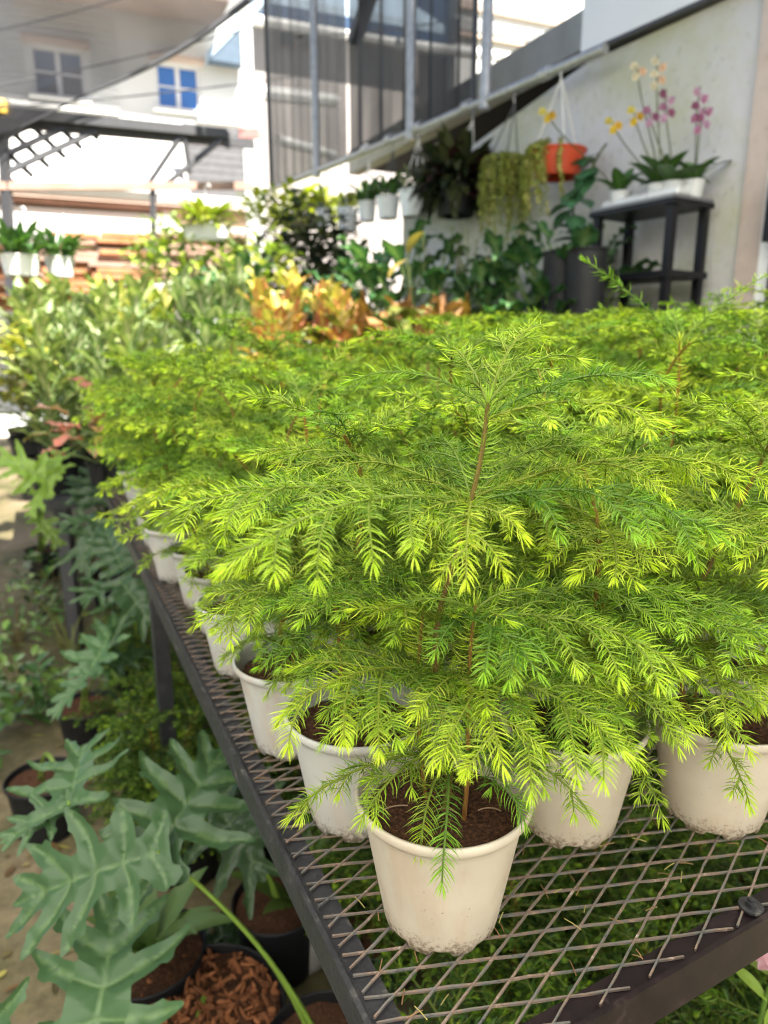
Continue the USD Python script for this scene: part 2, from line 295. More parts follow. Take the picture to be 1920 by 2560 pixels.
# ------------------------------------------------------------------ ground
g = MB(); n = 40
xs = np.r_[-300, np.linspace(-8, 8, n), 300]; ys = np.r_[-300, np.linspace(-2, 14, n), 300]
X, Y = np.meshgrid(xs, ys); Z = np.zeros_like(X)
q = np.array([[i * len(xs) + j, i * len(xs) + j + 1, (i + 1) * len(xs) + j + 1, (i + 1) * len(xs) + j] for i in range(len(ys) - 1) for j in range(len(xs) - 1)])
tag(g.add(np.stack([X, Y, Z], -1).reshape(-1, 3), q).build('ground', M['ground']), kind='structure')

# ------------------------------------------------------------------ the long side wall, its pipe and what stands above it
WALL_DIR, WALL_N = np.array([-.536, .844, 0]), np.array([-.844, -.536, 0])
WALL_A = at_y(1612, 400, 3.05)
def on_wall(u, v, off=0.0): return at_plane(u, v, WALL_A + WALL_N * off, WALL_N)
def along(p): return float(np.dot(np.asarray(p) - WALL_A, WALL_DIR))
def wall_pt(t, z, off=0.0): return np.r_[(WALL_A + WALL_DIR * t + WALL_N * off)[:2], z]
WALL_TOP = float(on_wall(1272, 124)[2])
t_far = along(on_wall(905, 300))
def wall_box(mb, t0, t1, z0, z1, o0, o1, c=(1, 1, 1)):
    v = [wall_pt(t, z, o) for t in (t0, t1) for z in (z0, z1) for o in (o0, o1)]
    return mb.add(v, [[0, 1, 3, 2], [4, 6, 7, 5], [0, 4, 5, 1], [2, 3, 7, 6], [1, 5, 7, 3], [0, 2, 6, 4]], c)
side_wall = thing('side_wall', 'long mottled grey-green plaster wall running along the right side of the nursery', 'wall')
wt = lambda t: WALL_TOP - .02 - .30 * np.clip((t - tp_w) / (t_far - tp_w), 0, 1)
tp_w = along(on_wall(1271, 100))
v = [wall_pt(t, z, o) for t in (0.0, tp_w, t_far) for o in (0, -.2) for z in (0, wt(t) if t > .01 else WALL_TOP)]
MB().add(v, [[0, 4, 5, 1], [4, 8, 9, 5], [2, 3, 7, 6], [6, 7, 11, 10], [1, 5, 7, 3], [5, 9, 11, 7], [0, 1, 3, 2], [8, 10, 11, 9]]).build('plaster', M['stucco'], side_wall)
wall_box(MB(), t_far + .003, t_far + .16, 0, WALL_TOP - .33, .015, -.22).build('end_pillar', M['stucco'], side_wall)
wall_box(MB(), -.10, -.003, 0, WALL_TOP + .4, .02, -.24).build('pink_corner', M['stucco_pink'], side_wall)
tp = along(on_wall(1271, 100))
wall_box(MB(), -7.5, tp, WALL_TOP + .014, WALL_TOP + 2.2, .05, -.5).build('upper_panel', M['grey_panel'], side_wall)
wall_box(MB(), -7.5, tp + .01, WALL_TOP - .002, WALL_TOP + .012, .052, -.3).build('panel_drip_edge', M['dark_steel'], side_wall)
wall_box(MB(), -7.5, -.26, 0, WALL_TOP, .0, -.24).build('plaster', M['stucco'], side_wall)
door = thing('black_door', 'black metal door frame with a latch box at the right edge of the photo', 'door')
wall_box(MB(), -.255, -.16, 0, 2.25, .05, -.1).build('door_frame', M['steel'], door)
wall_box(MB(), -.25, -.15, 1.72, 1.95, .1, .052).build('latch_box', M['black_plastic'], door)
wall_box(MB(), -.155, -.104, 0, 2.5, .03, -.15).build('door_jamb', M['white_wall'], door)

# pipe rail on the wall, with upright pipes that carry the shade curtain
POLE_O = .16
pole_a, pole_b = on_wall(1275, 118, POLE_O), on_wall(588, 408, POLE_O)
def on_pole_plane(u, v): return on_wall(u, v, POLE_O)
tA, tB = along(pole_a), along(pole_b)
def pole_at(u):
    """the point of the pipe seen at column u"""
    lo, hi = 0.0, 1.0
    for _ in range(40):
        m = (lo + hi) / 2
        if project(pole_a + (pole_b - pole_a) * m)[0] > u: lo = m
        else: hi = m
    return pole_a + (pole_b - pole_a) * lo
frame = thing('pipe_frame', 'grey steel pipe rail along the wall top with upright pipes rising from it', 'pipe frame')
MB().tube([pole_a - WALL_DIR * -.02 - (pole_b - pole_a) * .03, pole_a + (pole_b - pole_a) * .35 + [0, 0, -.012], pole_a + (pole_b - pole_a) * .7 + [0, 0, -.01], pole_b], .023, 12).build('rail', M['galv'], frame, smooth=40)
for u in (684, 887, 1048):
    p = pole_at(u); MB().tube([p + [0, 0, -.05], p + [0, 0, 2.6]], .03, 12).build('upright', M['galv'], frame, smooth=40)
for u in (1178, 1010, 905, 842, 790):
    p = pole_at(u); v, f = lathe([(.022, -.03), (.031, -.027), (.032, .025), (.027, .035), (.022, .036)], 14)
    v = v[:, 2:3] * WALL_DIR + v[:, :1] * WALL_N + v[:, 1:2] * np.array([0, 0, 1.]); MB().add(v + p, f).build('clamp', M['galv'], frame, smooth=40)
a, b = pole_at(740), pole_at(960)
MB().beam(a + [0, 0, .75] + WALL_N * -.1, b + [0, 0, 1.9] + WALL_N * -.1, .09, .05).build('brace', M['dark_steel'], frame)

def cloth_sheet(a, b, z_top, bottom, folds, amp, nx=90, nz=12, seed=1):
    """a hanging cloth from a to b (plan), bottom(t) gives its lower hem"""
    rng = np.random.default_rng(seed); t = np.linspace(0, 1, nx); ph = rng.uniform(0, 6.28, 4)
    w = sum(np.sin(t * folds * k * 6.28 + ph[k - 1]) / k for k in (1, 2, 3)) * amp
    d = unit(np.r_[(b - a)[:2], 0]); nrm = np.array([d[1], -d[0], 0]); P = []
    for i, tt in enumerate(t):
        zb = bottom(tt)
        for k in range(nz):
            h = k / (nz - 1); p = a + (b - a) * tt; P.append([*(p[:2] + nrm[:2] * w[i] * (1 - .4 * h)), zb + (z_top - zb) * h])
    q = [[i * nz + k, (i + 1) * nz + k, (i + 1) * nz + k + 1, i * nz + k + 1] for i in range(nx - 1) for k in range(nz - 1)]
    return np.array(P), np.array(q)
ca, cb = pole_at(1000) - WALL_N * .07, pole_at(738) - WALL_N * .07
cur = thing('shade_curtain', 'dark grey see-through shade curtain hanging between the upright pipes above the wall', 'shade curtain')
v, f = cloth_sheet(ca, cb, ca[2] + 2.4, lambda t: (ca + (cb - ca) * t)[2] + .03, 5, .03); put('cloth', v, f, M['curtain_dense'], cur, True)
MB().tube([ca + [0, 0, .02], ca + [0, 0, 2.4]], .016, 8).build('hem', M['dark_steel'], cur)
ca2, cb2 = pole_at(736) - WALL_N * .06, pole_at(589) + WALL_DIR * .02
cur2 = thing('shade_curtain', 'lighter grey shade curtain with fine vertical folds beside the white post', 'shade curtain')
v, f = cloth_sheet(ca2, cb2, ca2[2] + 2.4, lambda t: (ca2 + (cb2 - ca2) * t)[2] + .02, 9, .018, seed=4); put('cloth', v, f, M['curtain'], cur2, True)
MB().tube([cb2 + [0, 0, -.02], cb2 + [0, 0, 2.4]], .02, 8).build('hem', M['dark_steel'], cur2)

# eave of the neighbouring roof behind the wall, its shade painted near-black
ed = np.array([-.434, .90, 0]); en = np.array([.9, .434, 0])
e0 = at_y(1290, 0, 4.3)
eave = thing('concrete_eave', 'grey concrete eave sloping behind the wall pipe, its underside coloured dark as shade', 'eave')
def slab(mb, p, L0, L1, w, h): 
    v = [p + ed * l + en * x + np.array([0, 0, z]) for l in (L0, L1) for x in (0, w) for z in (-h, 0)]
    return mb.add(v, [[0, 1, 3, 2], [4, 6, 7, 5], [0, 4, 5, 1], [2, 3, 7, 6], [1, 5, 7, 3], [0, 2, 6, 4]])
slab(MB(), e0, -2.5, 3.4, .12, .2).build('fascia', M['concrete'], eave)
slab(MB(), e0 + en * .123 + [0, 0, -.02], -2.5, 3.4, 2.6, .12).build('soffit', M['concrete_shade'], eave)
slab(MB(), e0 + en * 1.1 + [0, 0, -.145], -2.5, 3.3, .2, 2.9).build('back_wall', M['concrete_shade'], eave)  # near-black backing that stands in for the shade below the pipe

# ------------------------------------------------------------------ white corner post and its cross bars
post_y = 7.35
post = thing('white_post', 'tall white painted steel post at the far end of the wall', 'post')
pb = at_y(548, 495, post_y); pt_ = at_y(541, 30, post_y)
MB().box((-.05, -.05, 0), (.05, .05, pt_[2] + .05), at=(pb[0], pb[1], 0), bevel=.01).build('shaft', M['white_steel'], post)
zs = at_y(548, 215, post_y)[2]; zs2 = at_y(548, 292, post_y)[2]
MB().box((-.08, -.08, 0), (.08, .08, zs - zs2), at=(pb[0] + .02, pb[1], zs2), bevel=.01).build('sleeve', M['white_steel'], post)
zb2 = at_y(548, 305, post_y)[2]
MB().box((-.085, -.085, 0), (.085, .085, zb2), at=(pb[0] + .03, pb[1] - .02, 0), bevel=.012).build('lower_sleeve', M['white_steel'], post)
MB().box((-.1, -.1, 0), (.1, .1, .1), at=(pb[0] + .01, pb[1] - .01, zb2 - .01), bevel=.01).build('clamp', plain('faded_red_clamp', (.45, .22, .2)), post)
for (u0, v0, u1, v1, w) in ((541, 42, 860, 93, .05), (556, 200, 722, 218, .07), (600, 302, 720, 335, .05), (860, 95, 1180, 135, .05)):
    a = at_y(u0, v0, post_y + .05); b = at_y(u1, v1, post_y + 1.0 + (u1 - u0) / 300)
    MB().tube([a, b], w, 8).build('cross_bar', M['white_steel'], post, smooth=40)

# ------------------------------------------------------------------ far buildings
FD = unit(np.array([math.cos(math.radians(22)), math.sin(math.radians(22)), 0])); FN = np.array([FD[1], -FD[0], 0])
FP = np.array([-2.0, 12.0, 0])
def fac(u, v, off=0.0): return at_plane(u, v, FP + FN * off, FN)
def fpt(t, z, off): return np.r_[(FP + FD * t + FN * off)[:2], z]
def fco(u, v, off=0.0):
    p = fac(u, v, off); return float(np.dot(p - FP - FN * off, FD)), float(p[2])
def fbox(mb, t0, t1, z0, z1, o0, o1):
    v = [fpt(t, z, o) for t in (t0, t1) for z in (z0, z1) for o in (o0, o1)]
    return mb.add(v, [[0, 2, 3, 1], [4, 5, 7, 6], [0, 1, 5, 4], [2, 6, 7, 3], [1, 3, 7, 5], [0, 4, 6, 2]])
houseA = thing('white_house', 'sunlit white house at the top left with two windows, one coloured as reflected blue sky', 'house')
win = [(62, 97, 178, 208), (333, 133, 430, 236)]
holes = []
for (u0, v0, u1, v1) in win:
    ta, za = fco(u0, (v0 * 2 + v1) / 3 - (v1 - v0) / 3 + 0, 0); tb, _ = fco(u1, v0, 0); _, zt = fco((u0 + u1) / 2, v0 + 3, 0); _, zl = fco((u0 + u1) / 2, v1, 0)
    holes.append((ta, tb, zl, zt))
tL, tR = fco(-700, 200)[0], fco(548, 200)[0]
zbase, ztop = 0.0, fco(250, -260)[1]
def wall_with_holes(holes, tL, tR, z0, z1, o0, o1):
    mb = MB(); hs = sorted(holes); t = tL
    for (a, b, c, d) in hs:
        fbox(mb, t, a, z0, z1, o0, o1); fbox(mb, a, b, z0, c, o0, o1); fbox(mb, a, b, d, z1, o0, o1); t = b
    return fbox(mb, t, tR, z0, z1, o0, o1)
wall_with_holes(holes, tL, tR, zbase, ztop, 0, -.25).build('wall', M['white_wall'], houseA)
for hole_i, (a, b, c, d) in enumerate(holes):
    w = thing('window', parent=houseA)
    fr = MB(); m = (a + b) / 2; k = .045
    for (x0, x1, y0, y1) in ((a, b, d - k, d), (a, b, c, c + k), (a, a + k, c + k, d - k), (b - k, b, c + k, d - k), (m - k * .7, m + k * .7, c + k, d - k)):
        fbox(fr, x0, x1, y0, y1, -.06, -.12)
    fr.build('frame', M['frame_white'], w)
    for (x0, x1) in ((a + k, m - k * .7), (m + k * .7, b - k)):
        fbox(MB(), x0, x1, (c + d) / 2 - .012, (c + d) / 2 + .012, -.07, -.11).build('glazing_bar', M['frame_white'], w)
        fbox(MB(), x0, x1, c + k, d - k, -.09, -.1).build('pane', M['pane_sky_tint' if hole_i else 'pane'], w)
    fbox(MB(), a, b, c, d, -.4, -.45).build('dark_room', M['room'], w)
    fbox(MB(), a - .06, b + .06, c - .06, c - .003, .06, -.1).build('sill', M['white_wall'], w)
    fbox(MB(), a - .08, b + .08, d + .003, d + .07, .12, 0.003).build('lintel', M['beige_wall'], w)
# clapboards of the upper storey, each board proud of the next
z_lo, z_hi = fco(250, 225)[1], fco(250, 30)[1]
tc = fco(252, 150)[0]; nb = 15
for i in range(nb):
    z0 = fco(120, 235)[1] + (fco(120, 20)[1] - fco(120, 235)[1]) * i / nb; z1 = z0 + (fco(120, 20)[1] - fco(120, 235)[1]) / nb
    spans = []; t = tL
    (a, b, c, d) = holes[0]
    if z1 > c - .06 and z0 < d + .07: spans = [(tL, a - .09), (b + .09, tc)]
    else: spans = [(tL, tc)]
    mb = MB()
    for (x0, x1) in spans:
        v = [fpt(x, z, o) for x in (x0, x1) for (z, o) in ((z0, .003), (z0, .035), (z1 - .01, .012), (z1 - .01, .003))]
        mb.add(v, [[0, 1, 2, 3], [7, 6, 5, 4], [0, 4, 5, 1], [1, 5, 6, 2], [2, 6, 7, 3]])
    mb.build('clapboard', M['white_wall'], houseA)
# overhanging balcony slab at the top and its pale parapet
t0, t1 = fco(18, 30)[0], fco(470, 30)[0]; zb = fco(250, 26)[1]
fbox(MB(), t0, t1, zb, zb + .16, .9, .04).build('balcony_slab', M['beige_wall'], houseA)
fbox(MB(), t0, t1 - 1.2, zb + .163, zb + 1.2, .9, .8).build('balcony_parapet', M['white_wall'], houseA)
zl = fco(480, 262)[1]
fbox(MB(), fco(425, 250)[0], fco(548, 250)[0], zl - .1, zl + .02, .25, .003).build('ledge', M['white_wall'], houseA)
# pale blue barge board and the slate gable beside the post
g0, g1, g2 = fac(452, 128, .3), fac(532, 52, .3), fac(532, 140, .3)
gab = thing('slate_gable', 'dark blue-grey slate gable between the white house and the white post', 'gable')
def prism(mb, tri, d): 
    tri = [np.asarray(p) for p in tri]; v = tri + [p - FN * d for p in tri]; n_ = len(tri)
    f = [[0, k, k + 1] for k in range(1, n_ - 1)] + [[n_, n_ + k + 1, n_ + k] for k in range(1, n_ - 1)]
    for k in range(n_): f += [[k, n_ + k, n_ + (k + 1) % n_], [k, n_ + (k + 1) % n_, (k + 1) % n_]]
    return mb.add(v, f)
prism(MB(), [g0, g2, g1], .2).build('slate_face', M['slate'], gab)
b0, b1 = fac(448, 126, .32), fac(612, -40, .32); up = np.array([0, 0, .28])
prism(MB(), [b0 - up * .1, b1 - up * .1, b1 + up, b0 + up * .3], .4).build('barge_board', M['blue_roof'], gab)

houseB = thing('beige_house', 'beige house with a pale blue roof seen through the grey curtain', 'house')
FB = -2.0
ta, tb = fco(548, 100, FB)[0], fco(1010, 100, FB)[0]
zr = fco(800, 45, FB)[1]
fbox(MB(), ta, tb, 0, zr - .2, FB, FB - .3).build('wall', plain('grey_beige_render', (.46, .42, .40), .85, .2, var=.08, scale=3), houseB)
v = [fpt(t, z, o) for (t, z, o) in ((ta - .3, zr - .25, FB + .6), (tb - .8, zr - .25, FB + .6), (ta - .3, zr - .12, FB + .6), (tb - .8, zr - .12, FB + .6), (ta - .3, zr + 2.4, FB - 2.5), (tb - 2.3, zr + 2.4, FB - 2.5))]
MB().add(v, [[0, 1, 3, 2], [2, 3, 5, 4]]).build('roof', M['blue_roof'], houseB)
for (u0, v0, u1, v1) in ((600, 60, 640, 110), (650, 60, 672, 112)):
    a, zt = fco(u0, v0, FB); b, zl2 = fco(u1, v1, FB); w = thing('window', parent=houseB)
    fbox(MB(), a, b, zl2, zt, FB + .05, FB + .003).build('frame', plain('brown_frame', (.3, .18, .12)), w)
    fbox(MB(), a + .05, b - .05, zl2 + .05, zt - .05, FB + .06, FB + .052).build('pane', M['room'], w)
houseC = thing('banded_house', 'bright white building with beige bands behind the upright pipes', 'house')
FC = -1.2
ta, tb = fco(985, 60, FC)[0], fco(1400, 60, FC)[0]
fbox(MB(), ta, tb, 0, fco(1100, -200, FC)[1], FC, FC - .3).build('wall', M['white_wall'], houseC)
for (v0, v1, m) in ((20, 38, 'beige_wall'), (60, 84, 'concrete'), (88, 96, 'beige_wall')):
    a, b = fco(1090, v1, FC)[1], fco(1090, v0, FC)[1]
    fbox(MB(), ta, tb, a, b, FC + .08, FC + .003).build('band', M[m], houseC)

# ------------------------------------------------------------------ low annex with its canopy, timber stack
annex = thing('white_annex', 'low white annex with a pale sloping canopy and peach tiled panels', 'annex')
AO = 1.6
def abox(mb, u0, v0, u1, v1, o0, o1):
    t0, z1 = fco(u0, (v0), o0); t1, z0 = fco(u1, v1, o0)
    zt = fco((u0 + u1) / 2, v0, o0)[1]; zb = fco((u0 + u1) / 2, v1, o0)[1]
    return fbox(mb, t0, t1, zb, zt, o0, o1)
abox(MB(), -600, 436, 345, 506, AO, AO - .3).build('lower_wall', M['white_wall'], annex)
abox(MB(), 348, 442, 562, 500, AO - .03, AO - .3).build('tiled_panel', M['tile'], annex)
for (u0, u1) in ((350, 378), (448, 464)):
    abox(MB(), u0, 444, u1, 506, AO + .04, AO - .026).build('pilaster', M['white_wall'], annex)
abox(MB(), 350, 490, 562, 508, AO + .02, AO - .028).build('base_strip', M['white_wall'], annex)
abox(MB(), -600, 410, 570, 418, AO + .12, AO - .3).build('beige_band', M['beige_wall'], annex)
abox(MB(), -600, 422, 570, 430, AO + .08, AO - .3).build('beige_band', M['timber'], annex)
# canopy: white sheets rising away, the right end ribbed grey
z0 = fco(200, 406, AO)[1]; z1 = fco(200, 292, AO - 1.2)[1]
tl, tm, tr = fco(-600, 400, AO)[0], fco(405, 400, AO)[0], fco(562, 400, AO)[0]
for (a, b, m) in ((tl, tm - .004, 'white_wall'),):
    v = [fpt(a, z0, AO + .2), fpt(b, z0, AO + .2), fpt(b, z1, AO - 1.2), fpt(a, z1, AO - 1.2)]; v += [p - [0, 0, .04] for p in v]
    MB().add(v, [[0, 1, 2, 3], [7, 6, 5, 4], [0, 4, 5, 1], [1, 5, 6, 2], [2, 6, 7, 3], [3, 7, 4, 0]]).build('canopy_sheet', M[m], annex)
ns = 9
for i in range(ns):
    f0, f1 = i / ns, (i + .92) / ns
    v = []
    for (ff, dz) in ((f0, 0), (f1, -.0)):
        for t in (tm, tr): v.append(fpt(t, z0 + (z1 - z0) * ff, AO + .1 - .2 * ff))
    v = [v[0], v[1], v[3], v[2]]; v += [p - FN * .05 for p in v]
    MB().add(v, [[0, 1, 2, 3], [7, 6, 5, 4], [0, 4, 5, 1], [1, 5, 6, 2], [2, 6, 7, 3], [3, 7, 4, 0]]).build('louvre_slat', M['louvre'], annex)
stack = thing('timber_stack', 'stack of pinkish weathered planks in front of the white annex', 'timber stack')
TO = AO + .9; rng = np.random.default_rng(5)
for r_ in range(13):
    v0 = 500 + r_ * 13; us = [-60, 95 + rng.uniform(-30, 30), 205 + rng.uniform(-20, 20), 330 + rng.uniform(-30, 30), 450 + rng.uniform(-30, 30), 575]
    for a, b in zip(us[:-1], us[1:]):
        if rng.random() < .12: continue
        mb = MB(); abox(mb, a + 1, v0 + 1 + rng.uniform(0, 2), b - 2, v0 + 12, TO + rng.uniform(-.1, .12), TO - .5)
        mb.build('plank', M['timber_orange'] if (a < 230 and rng.random() < .6) else M['timber'], stack)

# ------------------------------------------------------------------ left shade frame: beam, trellis, braces and net
sf = thing('canopy_beam', 'dark steel canopy beam with a diagonal trellis at the left, below the white house', 'steel frame')
def sfy(u): return 6.3 + u / 1659 * 2.1
def sp(u, v): return at_y(u, v, sfy(u))
MB().beam(sp(-160, 226), sp(490, 290), .07, .075).build('beam', M['dark_steel'], sf)
MB().beam(sp(-160, 243) + [0, .1, 0], sp(545, 306) + [0, .1, 0], .05, .07).build('beam_flange', M['dark_steel'], sf)
MB().beam(sp(4, 240), np.r_[sp(26, 640)[:2], 0.0] if False else sp(26, 640), .07, .07, up=(0, 1, 0)).build('post', M['dark_steel'], sf)
for (a, b) in (((392, 292), (318, 402)), ((398, 292), (410, 375)), ((490, 292), (350, 405)), ((490, 285), (492, 320)), ((330, 405), (332, 560))):
    MB().beam(sp(*a), sp(*b), .04, .04, up=(0, 1, 0)).build('brace', M['dark_steel'], sf)
MB().beam(sp(-100, 402), sp(545, 402), .05, .06).build('lower_beam', M['timber'], sf)
tre = Polygon([(5, 262), (235, 284), (30, 402), (5, 402)])
for k in range(-8, 14):
    for (dx, dy, step, y0) in ((56, 53, 57, 262), (56, -26, 84, 262)):
        l = LineString([(k * step - 8 * dx, y0 - 8 * dy), (k * step + 8 * dx, y0 + 8 * dy)]).intersection(tre)
        if not l.is_empty and l.length > 12:
            c = np.array(l.coords); off = np.array([0, .03 if dy > 0 else -.0, 0])
            MB().beam(sp(*c[0]) + off, sp(*c[-1]) + off, .045, .03, up=(0, 1, 0)).build('trellis_bar', M['dark_steel'], sf)
v, f = lathe([(0, -.06), (.07, -.05), (.085, 0), (.07, .05), (0, .06)], 12)
MB().add(v + sp(14, 241) + [0, -.1, 0], f).build('yellow_cap', plain('faded_yellow_plastic', (.6, .38, .06)), sf, smooth=60)

netp = thing('shade_net', 'thin shade net with a thick black hem crossing the upper left windows', 'shade net')
hem = spline([at_y(u, v, 6.2 + u / 1000) for (u, v) in ((-120, 300), (60, 268), (165, 214), (262, 172), (362, 122), (450, 66), (528, 8), (600, -46))], 30)
N_ = 12; rows = []
for i, p in enumerate(hem):
    q0 = p; q1 = p + np.array([-1.1 - .5 * (1 - i / 29), -.5, 2.6])
    for k in range(N_): h = k / (N_ - 1); rows.append(q0 + (q1 - q0) * h + np.array([0, -.25 * math.sin(PI * h) + .03 * math.sin(i * 1.1 + k), 0]))
q = [[i * N_ + k, (i + 1) * N_ + k, (i + 1) * N_ + k + 1, i * N_ + k + 1] for i in range(29) for k in range(N_ - 1)]
put('cloth', np.array(rows), np.array(q), M['net'], netp, True)
MB().tube(hem, np.interp(np.arange(30), [0, 8, 18, 29], [.003, .007, .022, .03]), 8).build('hem', M['dark_steel'], netp, smooth=60)
for i, (a, b) in enumerate((((-30, 70), (330, -25)), ((-30, 190), (545, 60)), ((-30, 235), (640, 165)), ((640, 80), (1000, 40)))):
    pts = spline([at_y(a[0], a[1], 6.0), at_y((a[0] + b[0]) / 2, (a[1] + b[1]) / 2 + 6, 6.6), at_y(b[0], b[1], 7.2)], 12)
    o = MB().tube(pts, .006, 5).build('cable', M['dark_steel'])
    tag(o, ['thin dark cable rising across the top left corner', 'thin dark cable running over the top of the left window', 'thin dark cable crossing the foot of the two windows', 'thin dark cable in front of the beige house'][i], 'cable', 'cables of the shade structure')

# unseen roof film added above the frame to soften sunlight; it shades the foreground
roof = thing('greenhouse_roof', 'unseen film roof over the benches, shaped to soften and warm the sunlight', 'roof')
nx, ny = 16, 24; P = []
for j in range(ny):
    for i in range(nx):
        x, y = -3.0 + 6.0 * i / (nx - 1), -5.0 + 7.0 * j / (ny - 1)
        P.append([x, y, 3.15 + .05 * math.sin(i * 1.7) + .04 * math.sin(j * 1.3)])
q = [[j * nx + i, j * nx + i + 1, (j + 1) * nx + i + 1, (j + 1) * nx + i] for j in range(ny - 1) for i in range(nx - 1)]
put('film', np.array(P), np.array(q), M['film'], roof, True)
q4 = lambda a, b, c, d: (np.array([a, b, c, d], float), np.array([[0, 1, 2, 3]]))
put('end_film', *q4((-3, -5, 0), (3, -5, 0), (3, -5, 3.14), (-3, -5, 3.14)), M['film'], roof)  # added behind the camera to cut off low sky light
put('side_film', *q4((-3, -5.003, 0), (-3, 2.0, 0), (-3, 2.0, 3.14), (-3, -5.003, 3.14)), M['film'], roof)  # also added out of view, closing off the sky on the left
for y in (-4.9, -2.3, -.6, 1.95): MB().tube([(-3.05, y, 3.08), (3.05, y, 3.08)], .025, 8).build('rafter', M['galv'], roof)

# ------------------------------------------------------------------ mesh-topped table
TBL = .85
SIDE = np.array([-.434, .901, 0]); FRONT = np.array([.882, .472, 0]); ACROSS = np.array([.901, .434, 0])
P0, Q0 = np.array([-.0545, .5045, TBL]), np.array([.156, .4238, TBL])
ab = np.linalg.solve(np.array([[SIDE[0], -FRONT[0]], [SIDE[1], -FRONT[1]]]), (Q0 - P0)[:2])
CORNER = P0 + SIDE * ab[0]
LEN, WID = 2.75, 1.75
table = thing('mesh_table', 'black angle-iron table with a rusty expanded-metal mesh top under the young pines', 'table', CORNER)
def tp_(a, b, z=0.0): return SIDE * a + FRONT * b + np.array([0, 0, z])
def angle_bar(mb, a, b, inward, drop, flange, lip=.004):
    """L profile from a to b, upright outside, flange pointing inward"""
    inward = unit(inward); prof = [(0, lip), (.0045, lip), (.0045, -.0035), (flange, -.0035), (flange, -.0075), (.0045, -.0075), (.0045, -drop), (0, -drop)]
    v = [p + inward * x + np.array([0, 0, z]) for p in (a, b) for x, z in prof]; n_ = len(prof)
    f = [[k, (k + 1) % n_, n_ + (k + 1) % n_, n_ + k] for k in range(n_)]
    caps = [[0, 1, 6, 7], [2, 3, 4, 5], [1, 2, 5, 6]]; f += caps + [[n_ + x for x in reversed(c)] for c in caps]
    return mb.add(v, f)
angle_bar(MB(), tp_(0, 0), tp_(LEN, 0), ACROSS, .03, .030).build('side_rail', M['steel'], table)
nrm_f = unit(np.array([-FRONT[1], FRONT[0], 0]))
angle_bar(MB(), tp_(0, .0046), tp_(0, WID), nrm_f, .036, .028).build('front_rail', M['steel_red'], table)
angle_bar(MB(), tp_(LEN, 0), tp_(LEN, WID), -nrm_f, .03, .03).build('back_rail', M['steel'], table)
angle_bar(MB(), tp_(0, WID), tp_(LEN, WID), -ACROSS, .03, .03).build('side_rail', M['steel'], table)
MB().beam(tp_(1.1, .03, -.013), tp_(1.1, WID - .03, -.013), .03, .01).build('cross_rail', M['steel'], table)
MB().beam(tp_(2.0, .03, -.013), tp_(2.0, WID - .03, -.013), .03, .01).build('cross_rail', M['steel'], table)
for a in (.02, 1.35, LEN - .05):
    for b in (.02, WID - .05):
        p = tp_(a, b); MB().box((0, 0, -TBL), (.035, .035, -.0385 if a < .1 else -.031), at=p, rz=.49).build('leg', M['steel'], table)
# expanded metal: two families of strands that meet in knuckles
poly = Polygon([tuple(tp_(a, b)[:2]) for a, b in ((.010, .010), (LEN - .012, .010), (LEN - .012, WID - .012), (.010, WID - .012))])
node0 = at_z((1200 + 75 / 2.304) / K, (2060 + 768 / 2.304) / K, TBL)[:2] - CORNER[:2]
mb = MB(); rng = np.random.default_rng(3)
va, vb = np.array([math.cos(math.radians(8.2)), math.sin(math.radians(8.2))]) * .0310, np.array([math.cos(math.radians(51.6)), math.sin(math.radians(51.6))]) * .0306
for fam, (d, o) in enumerate(((va, vb), (vb, va))):
    for k in range(-160, 160):
        l = LineString([node0 + o * k - d * 140, node0 + o * k + d * 140]).intersection(poly)
        if l.is_empty or l.length < .01: continue
        c = np.array(l.coords); n_ = max(2, int(l.length / .0155)); t = np.linspace(0, 1, n_)[:, None]
        pts = c[0] + (c[-1] - c[0]) * t; du = unit(d); nn = np.array([-du[1], du[0]])
        pts = pts + nn * rng.normal(0, .00025, (n_, 1))
        z = np.full(n_, -.0013 + .0006 * fam) + rng.normal(0, .00018, n_)
        w = .00082 + rng.normal(0, .00012, n_); h = .0010
        ring = np.stack([np.c_[pts + nn * (w * sx)[:, None], z + sz * h] for sx, sz in ((-1, -1), (1, -1), (1.0, 1), (-1.0, 1))], 1)
        i, j = np.meshgrid(np.arange(n_ - 1), np.arange(4), indexing='ij')
        q = np.stack([i * 4 + j, i * 4 + (j + 1) % 4, (i + 1) * 4 + (j + 1) % 4, (i + 1) * 4 + j], -1).reshape(-1, 4)
        mb.add(ring.reshape(-1, 3), q)
mb.build('expanded_mesh', M['mesh'], table)
bp = at_z((1200 + 1560 / 2.304) / K, (2060 + 480 / 2.304) / K, TBL) - CORNER
v1, f1 = lathe([(.0035, .0001), (.0105, 0), (.0105, .0022), (.0035, .0024)], 20); hx = trimesh.creation.cylinder(.0055, .004, sections=6); hx.apply_translation([0, 0, .0045]); st = trimesh.creation.cylinder(.003, .008, sections=12); st.apply_translation([0, 0, .005])
mb = MB(); mb.add(v1 + bp, f1).add(hx.vertices + bp, hx.faces).add(st.vertices + bp, st.faces).build('bolt', M['steel'], table)

